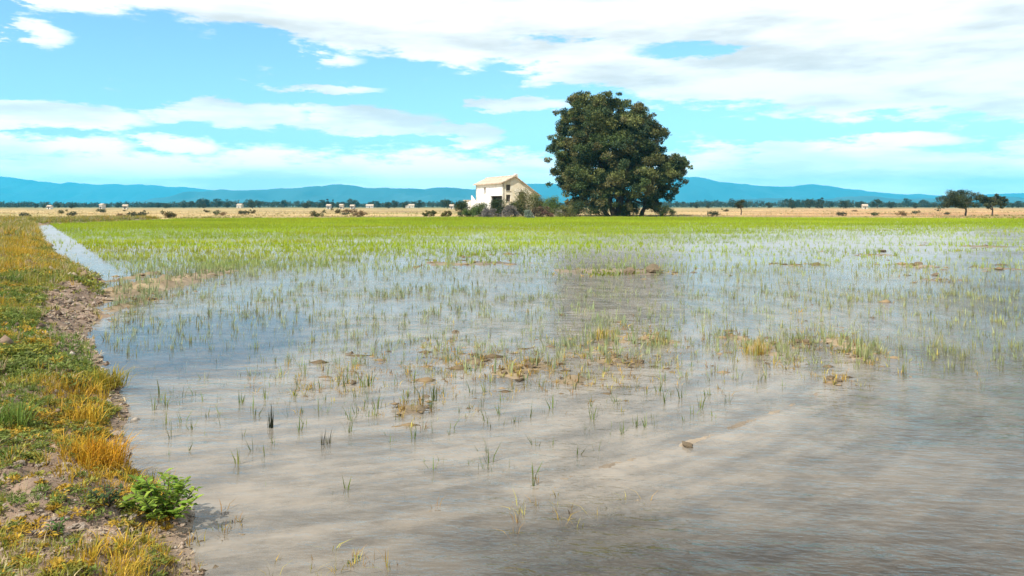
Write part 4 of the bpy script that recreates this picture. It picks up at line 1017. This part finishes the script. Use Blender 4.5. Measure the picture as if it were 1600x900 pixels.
def plant(name, label, px, py, parts_fn, cat='plant', group=None):
    z = 0
    for _ in range(6): X, Y = gp(px, py, z); z = h1(X, Y)
    root = empty(name, (X, Y, z)); tag(root, label, cat, group); parts_fn(root, Y)
    return root
def leafy(hpx, wpx, col, seed, nl=150, leafL=.055):
    """a bushy broad-leaved weed: arching stems with pointed leaves"""
    def fn(root, Y):
        g = np.random.default_rng(seed); H = hpx / FPX * Y; W = wpx / 2 / FPX * Y
        st = []; V = []; C = []
        for i in range(14):
            a = g.uniform(0, 6.28); r = W * math.sqrt(g.random()); tip = Vector((r * math.cos(a), r * math.sin(a), H * g.uniform(.55, 1.0) * (1 - .35 * (r / W) ** 2)))
            pts, rad = limb((tip.x * .15, tip.y * .15, -.02), tip, .004, .0015, 5, .06); st.append((pts, rad))
            for q in range(nl // 14):
                t = g.uniform(.2, 1.0) * 5; k = min(int(t), 4); p = pts[k].lerp(pts[k + 1], t - k)
                b = g.uniform(0, 6.28); d = Vector((math.cos(b), math.sin(b), g.uniform(-.1, .8))).normalized(); L = leafL * g.uniform(.6, 1.3)
                s = d.cross(Vector((0, 0, 1))).normalized() * L * .23; m = p + d * L * .5 + Vector((0, 0, L * .08)); e = p + d * L - Vector((0, 0, L * .1))
                V += [p, m + s, e, m - s]; C += [np.array(col) * g.uniform(.6, 1.35) * np.array([g.uniform(.85, 1.2), 1, 1])] * 4
        link('stem', tubes_mesh('stem', st, 5), M_BARK, root)
        link('foliage', mesh_np('foliage', np.array([tuple(v) for v in V]), [np.arange(len(V)).reshape(-1, 4)], np.clip(np.array(C), .005, .8)), M_GRASS, root)
    return fn
plant('leafy_weed', 'bright green leafy weed growing at the water edge of the levee', 258, 814, leafy(82, 130, (.25, .38, .05), 1, 620, .055))
plant('leafy_weed', 'small dark green weed left of the bright leafy weed', 165, 800, leafy(34, 60, (.06, .11, .035), 2, 160, .03))
plant('leafy_weed', 'small green sprout on the bare earth patch near the bottom left', 88, 838, leafy(28, 26, (.10, .18, .04), 3, 90, .03))
plant('leafy_weed', 'small green leafy sprout breaking the water at the bottom edge', 548, 893, leafy(22, 50, (.10, .14, .05), 4, 100, .03))
plant('leafy_weed', 'small yellow green weed in the water near the bottom middle', 952, 806, leafy(16, 46, (.20, .22, .06), 5, 90, .025))
plant('leafy_weed', 'low green weed in the dark water patch near the bottom', 868, 858, leafy(14, 40, (.14, .17, .06), 6, 80, .02))
def tussock(hpx, wpx, col, seed, nb=60, lean=.45, wb=.005):
    def fn(root, Y):
        H = hpx / FPX * Y; W = wpx / 2 / FPX * Y; g = np.random.default_rng(seed); n = max(3, nb // 6)
        a = g.uniform(0, 6.28, n); r = W * .7 * np.sqrt(g.random(n)); P = np.stack([r * np.cos(a), r * np.sin(a), np.full(n, -.02)], -1)
        V, F, C = blades(P, np.full(n, H), 6, wb, W * .25, lean, np.tile(np.array(col), (n, 1)), False, .7, .3, seed)
        tag(link('blades', mesh_np('blades', V, F, C), M_GRASS, root), kind='stuff')
    return fn
plant('grass_tussock', 'large orange gold grass tussock on the levee slope', 140, 728, tussock(58, 130, (.55, .30, .02), 11, 460, .8, .006), 'grass')
plant('grass_tussock', 'yellow gold tussock at the top of the golden slope', 120, 660, tussock(40, 90, (.48, .31, .03), 12, 260, .8, .006), 'grass')
plant('grass_tussock', 'olive gold tussock overhanging the water below the bare earth', 160, 600, tussock(36, 90, (.34, .28, .03), 13, 260, .8, .007), 'grass')
plant('grass_tussock', 'golden tussock at the bottom left corner of the levee', 185, 896, tussock(36, 130, (.46, .32, .04), 14, 300, .8, .004), 'grass')
plant('grass_tussock', 'green tussock at the left edge of the levee', 18, 660, tussock(42, 80, (.16, .23, .04), 15, 240, .8, .006), 'grass')
plant('grass_tussock', 'golden dry grass tussock on the shoal right of centre', 1180, 552, tussock(34, 50, (.40, .30, .06), 16, 90, .4, .007), 'grass')
plant('grass_tussock', 'wide yellow grass tussock in the shallows of the middle', 945, 530, tussock(30, 60, (.40, .32, .06), 17, 90, .4, .007), 'grass')
plant('grass_tussock', 'small yellow tussock right of the wide one in the shallows', 1030, 535, tussock(24, 36, (.38, .32, .07), 18, 60, .4, .007), 'grass')
plant('reed_clump', 'dark upright clump of taller rice in the water left of centre', 421, 684, tussock(58, 20, (.045, .05, .028), 19, 18, .12, .008), 'plant')
plant('reed_clump', 'leaning dark and yellow clump right of the upright clump', 510, 712, tussock(50, 30, (.09, .09, .03), 20, 20, .3, .007), 'plant')
plant('grass_island', 'long low strip of green grass on a mud bar in the far water', 950, 425.5, tussock(8, 130, (.20, .24, .03), 21, 200, .3, .03), 'grass')
